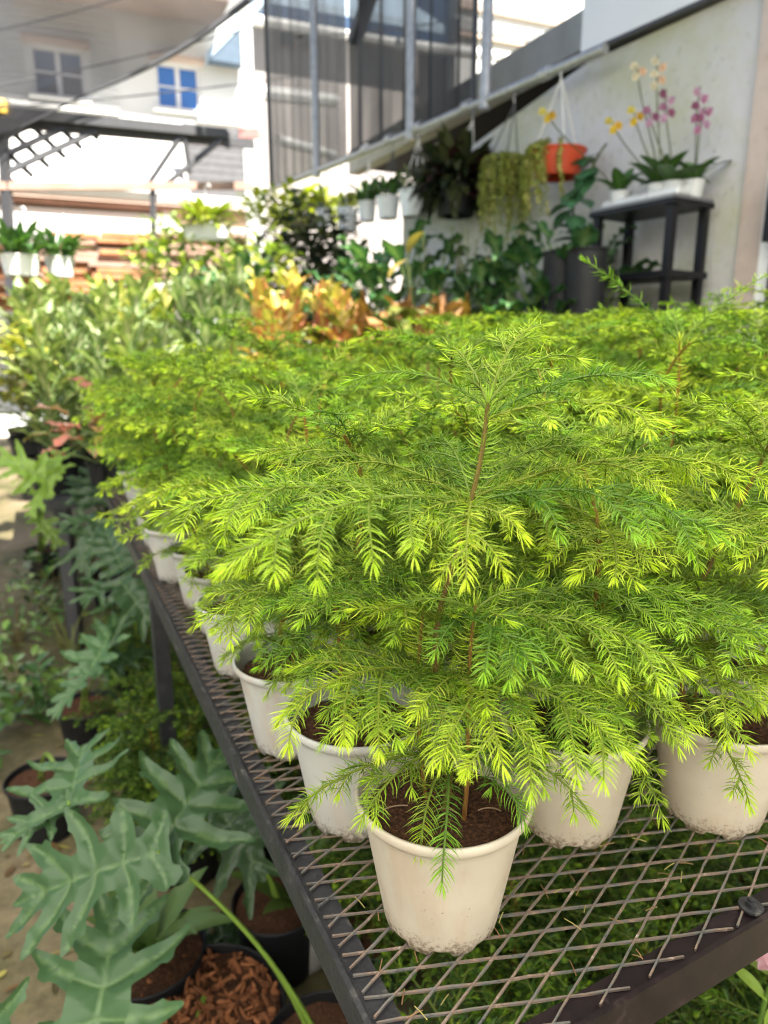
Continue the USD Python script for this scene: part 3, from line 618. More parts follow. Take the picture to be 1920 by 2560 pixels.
# ------------------------------------------------------------------ pots
def pot_parts(parent, rt, rb, h, mat_, soil_z=None, feet=True, lip=True, n=88, soil=M['soil'], seed=0):
    def scallop(v, a):
        if feet:
            cut = (np.cos(a * 8 + .6) > .25) * .0045 + (np.cos(a * 3 + 1) > .9) * .001
            low = v[:, :, 2] < .0025; v[:, :, 2] = np.where(low, v[:, :, 2] + cut[None], v[:, :, 2])
        return v
    r = lambda z: rb + (rt - .0045 - rb) * z / h
    prof = [(rb - .008, .004), (rb - .003, .001), (rb - .0006, .0), (r(.0065), .0065), (r(.008), .008), (r(.012), .012), (r(h * .3), h * .3), (r(h * .6), h * .6), (r(h - .0175), h - .0175), (r(h - .0165) + .0006, h - .0168), (r(h - .014) + .0005, h - .014)]
    if lip: prof += [(r(h - .013) + .0014, h - .0125), (rt - .0022, h - .009), (rt, h - .006), (rt, h - .002), (rt - .0015, h), (rt - .0035, h), (rt - .005, h - .003)]
    else: prof += [(rt, h), (rt - .003, h)]
    prof += [(r(h * .75) - .0035, h * .75), (r(h * .4) - .003, h * .4)]
    v, f = lathe(prof, n, scallop); put('pot', v, f, mat_, parent, True)
    sz = h - .022 if soil_z is None else soil_z; rs = r(sz) - .003
    rng = np.random.default_rng(seed); V, Fc = lathe([(rs * k, 0) for k in np.linspace(1, .02, 12)], 40)
    V[:, 2] = sz + meshkit.fbm(V * 60 + seed) * .006 * (rt / .075) if hasattr(meshkit, 'fbm') else sz + rng.normal(0, .0012, len(V))
    mb = MB().add(V, Fc)
    for _ in range(90):
        a, rr_ = rng.uniform(0, 6.28), rs * math.sqrt(rng.uniform(0, .95)); k = rng.uniform(.0012, .0034) * (rt / .075)
        b = trimesh.creation.icosphere(0, k); b.vertices *= rng.uniform(.5, 1.3, 3)
        mb.add(b.vertices + [rr_ * math.cos(a), rr_ * math.sin(a), sz + .002], b.faces)
    return mb.build('soil', soil, parent)

# ------------------------------------------------------------------ young pines
def lin(*c): return np.array([((x / 255 + .055) / 1.055) ** 2.4 if x > 10 else x / 3294.6 for x in c])
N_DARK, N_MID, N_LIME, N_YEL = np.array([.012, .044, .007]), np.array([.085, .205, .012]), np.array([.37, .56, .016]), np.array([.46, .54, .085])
W_GREEN, W_BROWN = np.array([.17, .23, .035]), np.array([.25, .115, .037])

class Pine:
    def __init__(self, seed, dens, nl, w, gap, segs=2): self.flat = .30; self.r = np.random.default_rng(seed); self.dens, self.nl, self.w, self.gap, self.segs = dens, nl, w, gap, segs
    def needles(self, P, ang=55, nl=None, tone0=.2, tone1=.9, dens=1.0, tip=True, pale=.0, thick=1.0):
        """needles round a twig P (n x 3): returns strips"""
        r = self.r; nl = nl or self.nl
        seg = np.linalg.norm(np.diff(P, axis=0), axis=1); d = np.r_[0, np.cumsum(seg)]; L = d[-1]; n = max(4, int(self.dens * dens * L))
        s = np.sort(r.uniform(.02, .995, n)) * L; t, sd, nm = frames(P)
        ip = lambda A: np.stack([np.interp(s, d, A[:, k]) for k in range(3)], 1)
        p, T, S, Nn = ip(P), unit(ip(t)), unit(ip(sd)), unit(ip(nm))
        u = s / L; phi = np.arange(n) * 2.39996 + r.normal(0, .25, n)
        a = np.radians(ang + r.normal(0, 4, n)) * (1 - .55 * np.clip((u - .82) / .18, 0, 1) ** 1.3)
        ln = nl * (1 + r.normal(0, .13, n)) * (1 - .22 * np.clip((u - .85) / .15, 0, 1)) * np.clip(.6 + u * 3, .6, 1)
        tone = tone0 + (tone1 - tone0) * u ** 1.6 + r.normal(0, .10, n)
        if tip:
            m = 10 if self.dens > 800 else 5
            p = np.vstack([p, np.repeat(P[-1:], m, 0)]); T = np.vstack([T, np.repeat(t[-1:], m, 0)]); S = np.vstack([S, np.repeat(sd[-1:], m, 0)]); Nn = np.vstack([Nn, np.repeat(nm[-1:], m, 0)])
            phi = np.r_[phi, np.arange(m) * 2.4]; a = np.r_[a, np.radians(r.uniform(6, 24, m))]; ln = np.r_[ln, nl * r.uniform(.6, .95, m)]; tone = np.r_[tone, np.full(m, tone1 + .12)]
        rad = unit(np.cos(phi)[:, None] * S + self.flat * np.sin(phi)[:, None] * Nn)
        d0 = np.cos(a)[:, None] * T + np.sin(a)[:, None] * rad; d1 = unit(d0 + .42 * T)
        roll = r.normal(PI / 2, .55, len(p))[:, None]; w0 = unit(np.cross(d0, T + 1e-4)); w1 = np.cross(d0, w0); wd = np.cos(roll) * w0 + np.sin(roll) * w1
        self.P.append(p); self.D0.append(d0); self.D1.append(d1); self.WD.append(wd * thick); self.LN.append(ln); self.TN.append(tone); self.PALE.append(np.full(len(p), pale))
    def begin(self): self.P, self.D0, self.D1, self.WD, self.LN, self.TN, self.PALE = [], [], [], [], [], [], []; self.mb = MB()
    mat_ = None
    def finish(self, name, parent, mat_=None):
        if self.P:
            p, d0, d1, wd = (np.vstack(x) for x in (self.P, self.D0, self.D1, self.WD)); ln, tn, pale = (np.concatenate(x) for x in (self.LN, self.TN, self.PALE)); n = len(p)
            w = self.w * np.ones((n, 1)); L = ln[:, None]
            m = p + d0 * L * .55; e = m + d1 * L * .45
            V = np.stack([p - wd * w * .8, p + wd * w * .8, m - wd * w, m + wd * w, e], 1)
            tn = np.clip(tn, 0, 1.1)[:, None]
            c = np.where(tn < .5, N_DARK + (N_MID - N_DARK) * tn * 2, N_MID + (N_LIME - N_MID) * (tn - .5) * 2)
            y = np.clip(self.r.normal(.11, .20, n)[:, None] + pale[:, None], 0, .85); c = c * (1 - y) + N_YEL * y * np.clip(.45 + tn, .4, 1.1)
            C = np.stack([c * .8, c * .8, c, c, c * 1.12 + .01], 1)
            F_ = (np.arange(n)[:, None, None] * 5 + np.array([[0, 1, 3], [0, 3, 2], [2, 3, 4]])[None]).reshape(-1, 3)
            self.mb.add(V.reshape(-1, 3), F_, C.reshape(-1, 3))
        return self.mb.build(name, mat_ or self.mat_ or M['needle'], parent)
    def arc(self, p0, az, L, e0, droop, n=16, power=1.3, wander=.12, bendaz=0.0):
        r = self.r; s = np.linspace(0, 1, n); e = np.radians(e0) - np.radians(droop) * s ** power
        a = az + np.radians(bendaz) * s + wander * np.sin(s * 4 + r.uniform(0, 6)) * s
        d = np.stack([np.cos(e) * np.cos(a), np.cos(e) * np.sin(a), np.sin(e)], 1); st = L / (n - 1)
        return np.vstack([p0, p0 + np.cumsum((d[:-1] + d[1:]) / 2 * st, axis=0)])
    def branch(self, parent, p0, az, L, e0, droop, lat=.07, lat_from=.14, young=.5, pale=.0, lat_droop=38, hang=0):
        r = self.r; self.begin(); P = self.arc(np.asarray(p0, float), az, L, e0, droop)
        rad = np.interp(np.linspace(0, 1, len(P)), [0, 1], [.0015 if self.w < .001 else .0022, .0007])
        self.mb.tube(P, rad, 5, W_GREEN)
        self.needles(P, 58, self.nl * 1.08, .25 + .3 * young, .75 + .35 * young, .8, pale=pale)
        if lat > 0:
            k = int(L * (1 - lat_from) / self.gap)
            d = np.linspace(0, 1, len(P)); t, sd, nm = frames(P)
            for i in range(k):
                s = lat_from + (.965 - lat_from) * (i + r.uniform(-.25, .25)) / k; side = 1 if i % 2 else -1
                q = np.array([np.interp(s, d, P[:, c]) for c in range(3)]); T = unit(np.array([np.interp(s, d, t[:, c]) for c in range(3)])); S = unit(np.array([np.interp(s, d, sd[:, c]) for c in range(3)]))
                f = np.interp(s, [0, .15, .42, .8, 1], [.55, .85, 1.0, .55, .22]); ll = lat * f * r.uniform(.78, 1.15)
                an = math.radians(52 - 16 * s + r.normal(0, 6)); dv = math.cos(an) * T + math.sin(an) * S * side
                el = math.degrees(math.asin(np.clip(dv[2], -1, 1))) + r.normal(4, 6); az2 = math.atan2(dv[1], dv[0])
                Q = self.arc(q, az2, ll, el, lat_droop * (ll / .07) ** .5 * r.uniform(.7, 1.3) + hang, n=8, wander=.06, bendaz=-side * 14)
                self.mb.tube(Q, np.linspace(.0010, .0005, 8) * (1 if self.w < .001 else 1.5), 4 if self.w < .001 else 3, W_GREEN, cap=False)
                self.needles(Q, 56, self.nl * .95, (.02 + .25 * young + .38 * (s - .3) + r.normal(0, .05)), .50 + .45 * young + .30 * s, 1.0, pale=pale)  # darker towards the trunk: older needles plus painted inner shade
        return self.finish('branch', parent)
    def trunk(self, parent, P, r0, r1, name='trunk', spiny=1.0):
        self.begin(); rr = np.linspace(r0, r1, len(P)); k = np.linspace(0, 1, len(P))[:, None]
        v, f = tube(P, rr, 8); c = np.vstack([np.repeat(W_BROWN * (1 - k * .35) + np.array([.30, .26, .05]) * k * .35, 8, 0), W_BROWN[None], W_BROWN[None]])
        self.mb.add(v, f, c * self.r.uniform(.75, 1.2, (len(c), 1)))
        a = int(len(P) * .22); self.flat = 1.0; self.needles(P[a:], 80, self.nl * 1.2, .75, .95, .75 * spiny, pale=.6, thick=1.2); self.flat = .30; return self.finish(name, parent)

def hero_pine(t):
    pn = Pine(11, 1500, .0150, .00038, .0172)
    base = .1
    P = spline([(0, 0, base - .004), (.003, .0, base + .06), (-.008, .004, base + .15), (.004, .004, base + .22), (.017, .006, base + .27), (.028, .008, base + .345)], 30)
    pn.trunk(t, P, .0034, .0018)
    at = lambda h: np.array([np.interp(base + h, P[:, 2], P[:, k]) for k in (0, 1)] + [base + h])
    R = math.radians
    for (h, az, L, e0, dr, lat, young, hang) in (
        # lowest, drooping over the rim
        (.058, 194, .145, 8, 58, .03, .25, 10), (.060, 224, .105, 22, 70, .03, .3, 10), (.046, 264, .115, 22, 100, .0, .35, 0), (.060, 306, .10, 30, 95, .02, .35, 0), (.062, 334, .13, 20, 72, .03, .4, 10), (.05, 12, .15, 18, 70, .04, .4, 0), (.05, 75, .13, 15, 60, .04, .1, 0), (.05, 130, .14, 15, 60, .04, .1, 0), (.05, 245, .085, 10, 90, .0, .2, 0),
        # big fans in front
        (.124, 214, .145, 32, 64, .085, .66, 14), (.122, 236, .120, 38, 84, .080, .70, 16), (.126, 288, .135, 32, 80, .074, .80, 16), (.122, 318, .165, 26, 60, .085, .76, 14), (.114, 347, .205, 22, 54, .08, .72, 12), (.112, 30, .18, 22, 50, .07, .4, 0), (.112, 100, .15, 22, 50, .06, .15, 0), (.114, 165, .13, 26, 56, .06, .3, 10),
        (.172, 186, .125, 34, 56, .06, .45, 8), (.172, 8, .225, 20, 38, .082, .75, 18), (.17, 332, .19, 24, 56, .082, .78, 22), (.172, 300, .12, 32, 70, .06, .7, 20), (.17, 60, .18, 26, 45, .06, .3, 0), (.172, 128, .15, 28, 45, .06, .2, 0), (.172, 226, .085, 42, 54, .04, .6, 8),
        # wide upper storey
        (.274, 8, .255, 20, 42, .068, .88, 32), (.270, 342, .185, 18, 50, .06, .85, 32), (.270, 196, .232, 14, 28, .068, .82, 14), (.268, 222, .215, 18, 46, .074, .88, 26), (.268, 264, .12, 22, 80, .05, .85, 26), (.272, 154, .215, 22, 38, .06, .45, 6), (.272, 95, .17, 28, 44, .05, .35, 0), (.272, 48, .20, 26, 40, .06, .6, 6),
        # crown
        (.342, 180, .110, 38, 62, .0, .8, 0), (.346, 30, .130, 46, 84, .03, .9, 12), (.336, 8, .150, 30, 46, .055, .78, 6), (.346, 105, .10, 42, 40, .02, .6, 0), (.334, 335, .125, 22, 44, .05, .85, 12), (.346, 62, .135, 46, 44, .03, .75, 0)):
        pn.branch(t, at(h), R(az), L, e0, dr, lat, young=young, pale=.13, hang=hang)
    # a second, shorter seedling
    P2 = spline([(.016, -.012, base - .004), (.018, -.016, base + .07), (.017, -.018, base + .15), (.020, -.019, base + .195)], 16)
    pn.trunk(t, P2, .0022, .0013)
    for (h, az, L, e0, dr, lat, young) in ((.19, 186, .075, 32, 80, .016, .85), (.19, 20, .05, 40, 60, .0, .85), (.188, 300, .04, 30, 40, .0, .85), (.13, 250, .10, 22, 70, .05, .6), (.13, 330, .12, 20, 60, .05, .6)):
        q = np.array([np.interp(base + h, P2[:, 2], P2[:, k]) for k in (0, 1)] + [base + h]); pn.branch(t, q, R(az), L, e0, dr, lat, young=young, pale=.2)
    P3 = spline([(-.012, .014, base - .004), (-.02, .03, base + .08), (-.016, .04, base + .17)], 12); pn.trunk(t, P3, .002, .0012)
    # bare roots and shed twigs on the soil
    for k, (x, y, ax) in enumerate(((.01, -.02, 2.2), (.028, -.016, .6), (-.03, -.01, 2.9))):
        MB().tube(spline([(x, y, base + .014), (x + .01 * math.cos(ax), y + .01 * math.sin(ax), base + .012), (x + .026 * math.cos(ax), y + .024 * math.sin(ax), base + .003)], 8), .0007, 4, (.3, .2, .12)).build('root', M['bark'], t)

def random_pine(t, seed, H=.36, dens=700, w=.0009, gap=.0160, nl=.0155, spread=.21, young=.55, base=.1, stems=2, tint=.12, low=1.0, hs=(.13, .3, .46, .72, .94), shade_dark=False):
    pn = Pine(seed, dens, nl, w, gap); pn.mat_ = M['needle_shade'] if shade_dark else None; r = pn.r; R = math.radians
    x = r.uniform(-.02, .02, 2)
    P = spline([(x[0], x[1], base - .004), (x[0] + r.normal(0, .008), x[1] + r.normal(0, .008), base + H * .45), (x[0] * .5 + r.normal(0, .015), x[1] * .5 + r.normal(0, .015), base + H * .8), (r.normal(0, .025), r.normal(0, .025), base + H)], 26)
    pn.trunk(t, P, .0034, .0018)
    for k, hf in enumerate(hs):
        n = [6, 7, 6, 7, 5][k]; a0 = r.uniform(0, 6.28); q = np.array([np.interp(base + H * hf, P[:, 2], P[:, c]) for c in (0, 1)] + [base + H * hf])
        for j in range(n):
            L = spread * [.66 * low, .9 * low, 1.0 * (low + 1) / 2, 1.02, .6][k] * r.uniform(.8, 1.12)
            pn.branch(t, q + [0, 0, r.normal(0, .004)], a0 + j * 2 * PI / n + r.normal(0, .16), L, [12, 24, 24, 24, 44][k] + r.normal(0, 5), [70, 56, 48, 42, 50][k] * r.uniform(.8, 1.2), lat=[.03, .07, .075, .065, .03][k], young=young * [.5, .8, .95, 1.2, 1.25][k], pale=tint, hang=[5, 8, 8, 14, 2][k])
    if stems > 1:
        Q = spline([(-.02, -.015, base - .004), (-.024, -.02, base + H * .25), (-.03, -.022, base + H * .5)], 12); pn.trunk(t, Q, .0022, .0012)
        for j in range(4): pn.branch(t, Q[-1] - [0, 0, .004], j * 1.6 + .4, .08 * r.uniform(.7, 1.2), 34, 55, .02, young=young, pale=tint)

def potted_pine(name, label, loc, rz, potm, build, group=None, s=1, rt=.075, rb=.049, h=.122, seed=0):
    t = thing(name, label, 'potted pine', loc, rz, s, group); pot_parts(t, rt, rb, h, potm, seed=seed); build(t); return t
G_PINE = 'young pines in pots on the mesh table'
front = potted_pine('potted_pine', 'bushy young pine in the cream pot nearest the camera, soil and roots showing', (.05, .53, TBL + .001), 0, M['pot_cream'], hero_pine, G_PINE, seed=1)
near_lbl = [
    ((-.028, .667), 'pot_white', 'young pine in the white pot directly left of and behind the front cream pot', 21, 1.0),
    ((-.114, .808), 'pot_white', 'young pine in the white pot showing brown soil, second along the table edge', 22, .95),
    ((-.218, 1.022), 'pot_white', 'young pine in the clean white pot third from front along the table edge', 23, .9),
    ((.192, .655), 'pot_cream', 'young pine in the cream pot half hidden behind the front pot, on its right', 24, 1.0),
    ((.353, .671), 'pot_cream', 'young pine in the soil-stained cream pot at the right edge of the photo', 25, 1.0)]
protos = []
for k, ((x, y), pm, lb, sd, hh) in enumerate(near_lbl):
    prm = [dict(H=.31, spread=.17, young=.45, low=.8, hs=(.22, .38, .55, .78, .95)), dict(H=.27, spread=.145, young=.3, tint=.05, low=.8, hs=(.2, .42, .6, .8, .95)), dict(H=.28, spread=.15, young=.4, low=.85, hs=(.22, .42, .6, .8, .95)), dict(H=.30, spread=.2, young=.7, tint=.2), dict(H=.31, spread=.2, young=.75, tint=.2)][k]
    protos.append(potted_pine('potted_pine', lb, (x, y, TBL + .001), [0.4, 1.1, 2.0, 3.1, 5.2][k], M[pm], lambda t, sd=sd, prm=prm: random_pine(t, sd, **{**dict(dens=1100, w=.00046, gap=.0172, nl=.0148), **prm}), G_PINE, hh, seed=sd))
def tall_pine(t, seed, H, arms, **kw):
    random_pine(t, seed, H=H, hs=(.13, .28, .42, .56, .70), **kw)
    pn = Pine(seed + 1, 850, .0155, .00075, .016)
    for (az, L, e0, dr, lat, h) in arms: pn.branch(t, (.0, .0, .1 + H * h), math.radians(az), L, e0, dr, lat, young=.6, pale=.2)
    P = spline([(0, 0, .1 + H * .6), (.004, .0, .1 + H * .8), (0, 0, .1 + H)], 14); pn.trunk(t, P, .0026, .0016, name='leader')
pr = at_y(1520, 900, 1.02); TALLS = []
for (u, v, y, lb, arms, sd) in ((1468, 742, 1.0, 'tall pine at the right whose leader forks into a wide V above the others', [(166, .17, 46, 14, .0, 1.0), (14, .18, 44, 24, .0, 1.0), (80, .1, 40, 30, .0, 1.0), (200, .12, 20, 30, .04, .8), (-10, .14, 20, 30, .05, .8)], 41),
                          (655, 880, .98, 'pine left of the front plant with a dark slanting twig rising from its leader', [(172, .15, 24, 20, .03, .98), (38, .12, 52, 16, .0, 1.0), (-6, .14, 26, 20, .03, 1.0), (110, .1, 40, 30, .03, 1.0)], 43)):
    p = at_y(u, v, y); TALLS.append(p); potted_pine('potted_pine', lb, (p[0], p[1], TBL + .001), 0, M['pot_white'], lambda t, sd=sd, H=float(p[2]) - TBL - .1, arms=arms: tall_pine(t, sd, H, arms, dens=750, w=.0008, spread=.19, young=.5), G_PINE, seed=sd)
# the crowd behind: rows along the table, row 0 at its left edge
mids, spots = [], []
for j in range(0, 10):
    for i in range(0, 17):
        if (j == 0 and i in (0, 1, 2)) or (j == 1 and i == 0) or (j == 2 and i == 0): continue
        r_ = np.random.default_rng(1000 + 37 * j + i)
        s_, f_ = .156 * i + (.0 if j == 0 else .05 * (j % 2)) + r_.normal(0, .012), .166 * j - .014 + r_.normal(0, .012)
        if j == 0 and i >= 3: s_ += .09
        p = np.array([.05, .53, 0]) + SIDE * s_ + ACROSS * f_
        if abs(s_ - .56) < .1 and j == 0: continue
        if any(np.linalg.norm(q[:2] - p[:2]) < .125 for q in TALLS): continue
        if s_ > (1.9 if j < 3 else 2.2): continue
        u, v, _ = project([p[0], p[1], TBL + .3])
        if -140 < u < 1900 and p[1] > .5: spots.append((p[1], p[0], i, j, r_.random(), r_.random(), r_.random()))
spots.sort()
lod = {}
ordinal = ['front', 'second', 'third', 'fourth', 'fifth', 'sixth', 'seventh', 'eighth', 'ninth', 'tenth', 'eleventh', 'twelfth', 'thirteenth', 'fourteenth', 'fifteenth', 'sixteenth', 'seventeenth']
left_first = None
PROTO_PRM = [dict(H=.36, spread=.21, young=.5), dict(H=.40, spread=.2, young=.55), dict(H=.34, spread=.22, young=.6), dict(H=.43, spread=.2, young=.45)]
for n_, (y, x, i, j, ra, rb_, rc) in enumerate(spots):
    tier = 0 if y < 1.25 else 1
    key = (tier, int(ra * 3.999)); H_ = .36 if j == 0 else [.36, .40, .34, .43][key[1]]; u_, _, _ = project([x, y, TBL + .4]); v_des = np.interp(u_, [0, 250, 600, 900, 1100, 1659], [772, 762, 772, 765, 706, 690]) + 42 * (ra - .5) * 2 - (55 if rb_ > .84 else 0)
    z_des = float(at_y(u_, v_des, y)[2]); sc = float(np.clip((z_des - TBL) / (H_ + .13), .56, 1.25)) if y > .98 else .80 + .12 * rb_
    if j == 0: key = (tier, 9); sc = min(sc, .95)
    near_row = 'left-edge row' if j == 0 else f'{ordinal[j]} row from the left edge'
    near_row = 'left-edge row' if j == 0 else f'{ordinal[j]} row in'
    if y < 1.7: lb = f'young pine in the {near_row}, {ordinal[i]} from the front of the mesh table'
    else: lb = 'softly blurred young pine in the packed far half of the mesh table'
    gp = 'pines packed in the far half of the table' if y >= 1.7 else G_PINE
    if key not in lod:
        prm = dict(PROTO_PRM[key[1]]) if key[1] < 9 else dict(H=.36, spread=.185, young=.45, low=.95, hs=(.15, .32, .5, .75, .95)); prm |= dict(dens=640, w=.00074, gap=.0172) if tier == 0 else dict(dens=460, w=.00095, gap=.019)
        lod[key] = potted_pine('potted_pine', lb, (x, y, TBL + .001), rc * 6.28, M['pot_white'], lambda t, sd=60 + n_, prm=prm: random_pine(t, sd, **prm), gp, sc, seed=60 + n_)
    else: copy(lod[key], 'potted_pine', lb, 'potted pine', (x, y, TBL + .001), rc * 6.28, sc, gp, tilt=(rb_ * 6 - 3, ra * 6 - 3))

# ------------------------------------------------------------------ leafy plants
def blade(L, W, e0, bend, az=0, n=9, prof=(.0, .62, .95, 1., .86, .5, .0), fold=.18, tones=None, base=(0, 0, 0), wav=0, rng=None, twist=0):
    """one curved leaf blade growing from base; tones(t, u) gives its colour"""
    s = np.linspace(0, 1, n); e = np.radians(e0) - np.radians(bend) * s ** 1.4
    st = L / (n - 1); x = np.r_[0, np.cumsum(np.cos(e[:-1]) * st)]; z = np.r_[0, np.cumsum(np.sin(e[:-1]) * st)]
    hw = np.interp(s, np.linspace(0, 1, len(prof)), prof) * W / 2; u = np.array([-1, -.55, 0, .55, 1.])
    ph = 0 if rng is None else rng.uniform(0, 6)
    nx_, nz_ = -np.sin(e), np.cos(e); tw = np.radians(twist) * s
    V = []; C = []
    for i in range(n):
        for uu in u:
            lift = fold * abs(uu) * hw[i] + (wav * math.sin(s[i] * 16 + ph + uu) * abs(uu) if wav else 0)
            y = uu * hw[i]; y2, l2 = y * math.cos(tw[i]) - lift * math.sin(tw[i]), y * math.sin(tw[i]) + lift * math.cos(tw[i])
            V.append([x[i] + nx_[i] * l2, y2, z[i] + nz_[i] * l2]); C.append(tones(s[i], uu) if tones else (1, 1, 1))
    q = np.array([[i * 5 + j, (i + 1) * 5 + j, (i + 1) * 5 + j + 1, i * 5 + j + 1] for i in range(n - 1) for j in range(4)])
    return rotz(np.array(V), az) + np.asarray(base), q, np.clip(np.array(C), 0, 1)

def lobed(L, W, lobes, rng, tone, vein, sinus=.62, hole=False):
    """deeply cut leaf in its own plane: midrib along +x from the petiole at the origin; returns vertices, faces, colours"""
    shapes, ribs = [], [LineString([(0, 0), (L, 0)])]
    mid = np.array([[0, .10 * W], [.2 * L, .21 * W], [.5 * L, .19 * W], [.8 * L, .10 * W], [L * 1.04, 0]])
    shapes.append(Polygon(list(map(tuple, mid)) + [(x, -y) for x, y in mid[-2:0:-1]] + [(-.02 * L, 0)]))
    for side in (-1, 1):
        for k in range(lobes):
            f = k / (lobes - 1); x0 = L * (.04 + .70 * f) ; a = math.radians(126 - 88 * f + rng.normal(0, 5))
            ll = W * .5 * np.interp(f, [0, .3, .6, 1], [.92, 1.2, 1.12, .72]) * rng.uniform(.86, 1.14); wd = L * (.170 - .05 * f) * rng.uniform(.9, 1.15)
            d = np.array([math.cos(a), math.sin(a) * side]); nn = np.array([-d[1], d[0]]); t = np.linspace(0, 1, 10)
            bow = .26 * ll * t ** 2; c = np.array([x0, 0])[None] + d * (t * ll)[:, None] + np.array([1, 0]) * bow[:, None]
            h = wd * np.array([.92, .80, .66, .56, .50, .46, .42, .36, .25, .06]) * (1 + rng.normal(0, .05, 10))
            shapes.append(Polygon(np.vstack([c + nn * h[:, None], (c - nn * h[:, None])[::-1]])).buffer(0)); ribs.append(LineString(c[:-1]))
            if ll > .36 * W:   # one blunt side lobe on the longest fingers
                sg = 1 if rng.random() < .6 else -1; p = c[6]; shapes.append(Polygon([p - d * wd * .75, p + nn * sg * wd * .60 + d * wd * .10, p + nn * sg * wd * .50 + d * wd * .42, p + d * wd * .55]).buffer(0))
    g = unary_union(shapes).buffer(W * .016).buffer(-W * .034).buffer(W * .018).simplify(W * .003)
    if g.geom_type != 'Polygon': g = max(g.geoms, key=lambda q: q.area)
    ring = np.array(g.exterior.coords)[:-1]; hol = [np.array(h.coords)[:-1] for h in g.interiors if Polygon(h).area > (W * .03) ** 2]
    from manifold3d import triangulate
    pts = np.vstack([ring] + hol)
    def ccw(r, want): 
        a = np.sum(r[:, 0] * np.roll(r[:, 1], -1) - np.roll(r[:, 0], -1) * r[:, 1]); return r if (a > 0) == want else r[::-1]
    polys = [ccw(ring, True)] + [ccw(h, False) for h in hol]
    F_ = triangulate(polys); pts = np.vstack(polys)
    v3 = np.c_[pts, np.zeros(len(pts))]
    v3, F_ = trimesh.remesh.subdivide_to_size(v3, F_, max_edge=W * .05)
    m = trimesh.Trimesh(v3, F_, process=True, merge_tex=True); m.merge_vertices(); v3, F_ = np.array(m.vertices), np.array(m.faces)
    import shapely
    dist = np.min([shapely.distance(shapely.points(v3[:, :2]), r) for r in ribs], axis=0)
    k = .75 * np.exp(-(dist / (W * .010)) ** 2)[:, None]
    blot = meshkit.fbm(v3 * (14 / W * .3) + rng.uniform(0, 9))[:, None]; c = np.asarray(tone) * (1 + .3 * (blot - blot.mean())) * (1 - k) + np.asarray(vein) * k
    v3[:, 2] = .05 * W * np.clip(dist / (W * .1), 0, 1) ** .7 - .02 * W + .006 * W * np.sin(v3[:, 0] / W * 30 + v3[:, 1] / W * 17)
    return v3, F_, c
def bend_leaf(v, L, bend, fold, wav, rng):
    """droop along the midrib, fold the halves up, ripple"""
    v = v.copy(); x, y, z = v.T; s = x / L
    z = z + np.abs(y) * fold + wav * np.sin(y * 38 / (L * 2.2) + rng.uniform(0, 6)) * np.abs(y) / L * 1.2
    a = np.radians(bend) * np.clip(s, -.4, 1.3); xx = np.where(np.abs(a) > 1e-4, np.sin(a) * L / np.radians(bend), x); zz = -(1 - np.cos(a)) * L / np.radians(bend)
    return np.stack([xx - np.sin(-a) * 0 + np.sin(a) * z, y, zz + np.cos(a) * z], 1)
def orient(v, base, tip, up):
    x = unit(np.asarray(tip) - base); y = unit(np.cross(up, x)); z = np.cross(x, y)
    return np.asarray(base) + v[:, :1] * x + v[:, 1:2] * y + v[:, 2:3] * z

def pot_simple(t, rt, rb, h, m, sz=None, seed=0, n=28): pot_parts(t, rt, rb, h, m, soil_z=sz, feet=False, n=n, seed=seed)

PH, PV = np.array([.055, .112, .046]), np.array([.13, .21, .08])
def philodendron(name, label, pot_xy, leaves, pot=(.10, .075, .17), potm='pot_black', category='potted plant', seed=0, tone=PH, group=None, z0=0.0, barky=False):
    """leaves: (base, tip, width ratio, up, bend, fold, tone gain)"""
    rng = np.random.default_rng(seed); loc = np.array([pot_xy[0], pot_xy[1], z0 + .001]); t = thing(name, label, category, loc, group=group)
    pot_simple(t, *pot, M[potm], seed=seed)
    crown = np.array([0, 0, pot[2]])
    if barky:
        mb = MB()
        for _ in range(320):
            a, r_ = rng.uniform(0, 6.28), pot[0] * .9 * math.sqrt(rng.random()); b = trimesh.creation.icosphere(0, 1.0); b.vertices *= np.array([rng.uniform(.008, .022), rng.uniform(.003, .007), rng.uniform(.0015, .004)]); b.apply_transform(trimesh.transformations.random_rotation_matrix(rng.random(3)))
            mb.add(b.vertices + [r_ * math.cos(a), r_ * math.sin(a), pot[2] - .012 + rng.uniform(0, .008)], b.faces, np.array([.22, .085, .035]) * rng.uniform(.5, 1.5))
        tag(mb.build('bark_mulch', M['bark'], t), kind='stuff')
    for (b, tip, wr, up, bend, fold, gain) in leaves:
        b, tip = np.asarray(b) - loc, np.asarray(tip) - loc; L = np.linalg.norm(tip - b)
        v, f, c = lobed(L, L * wr, 4 if L < .2 else 5, rng, tone * gain, PV * gain, .6)
        v = orient(bend_leaf(v, L, bend, fold, .05 * L, rng), b, tip + np.array([0, 0, .35 * L * math.sin(math.radians(bend)) * .6]), up)
        lf = put('leaf', v, f, M['leaf_gloss'], t, True, c)
        mid = (crown + b) / 2 + np.array([0, 0, .10 * np.linalg.norm(b - crown)]); cr = crown + np.append(rng.normal(0, .012, 2), -.02)
        MB().tube(spline([cr, mid, b - unit(tip - b) * .004], 16), np.linspace(.0058, .0034, 16) * (L / .3) ** .5, 7, (.20, .32, .05)).build('petiole', M['leaf_gloss'], lf, smooth=True)
    return t
Uv = np.array([0, -.55, .83]); Ul = np.array([-.35, -.5, .8])
def A(u, v, y): return at_y(u, v, y)
Y = .93
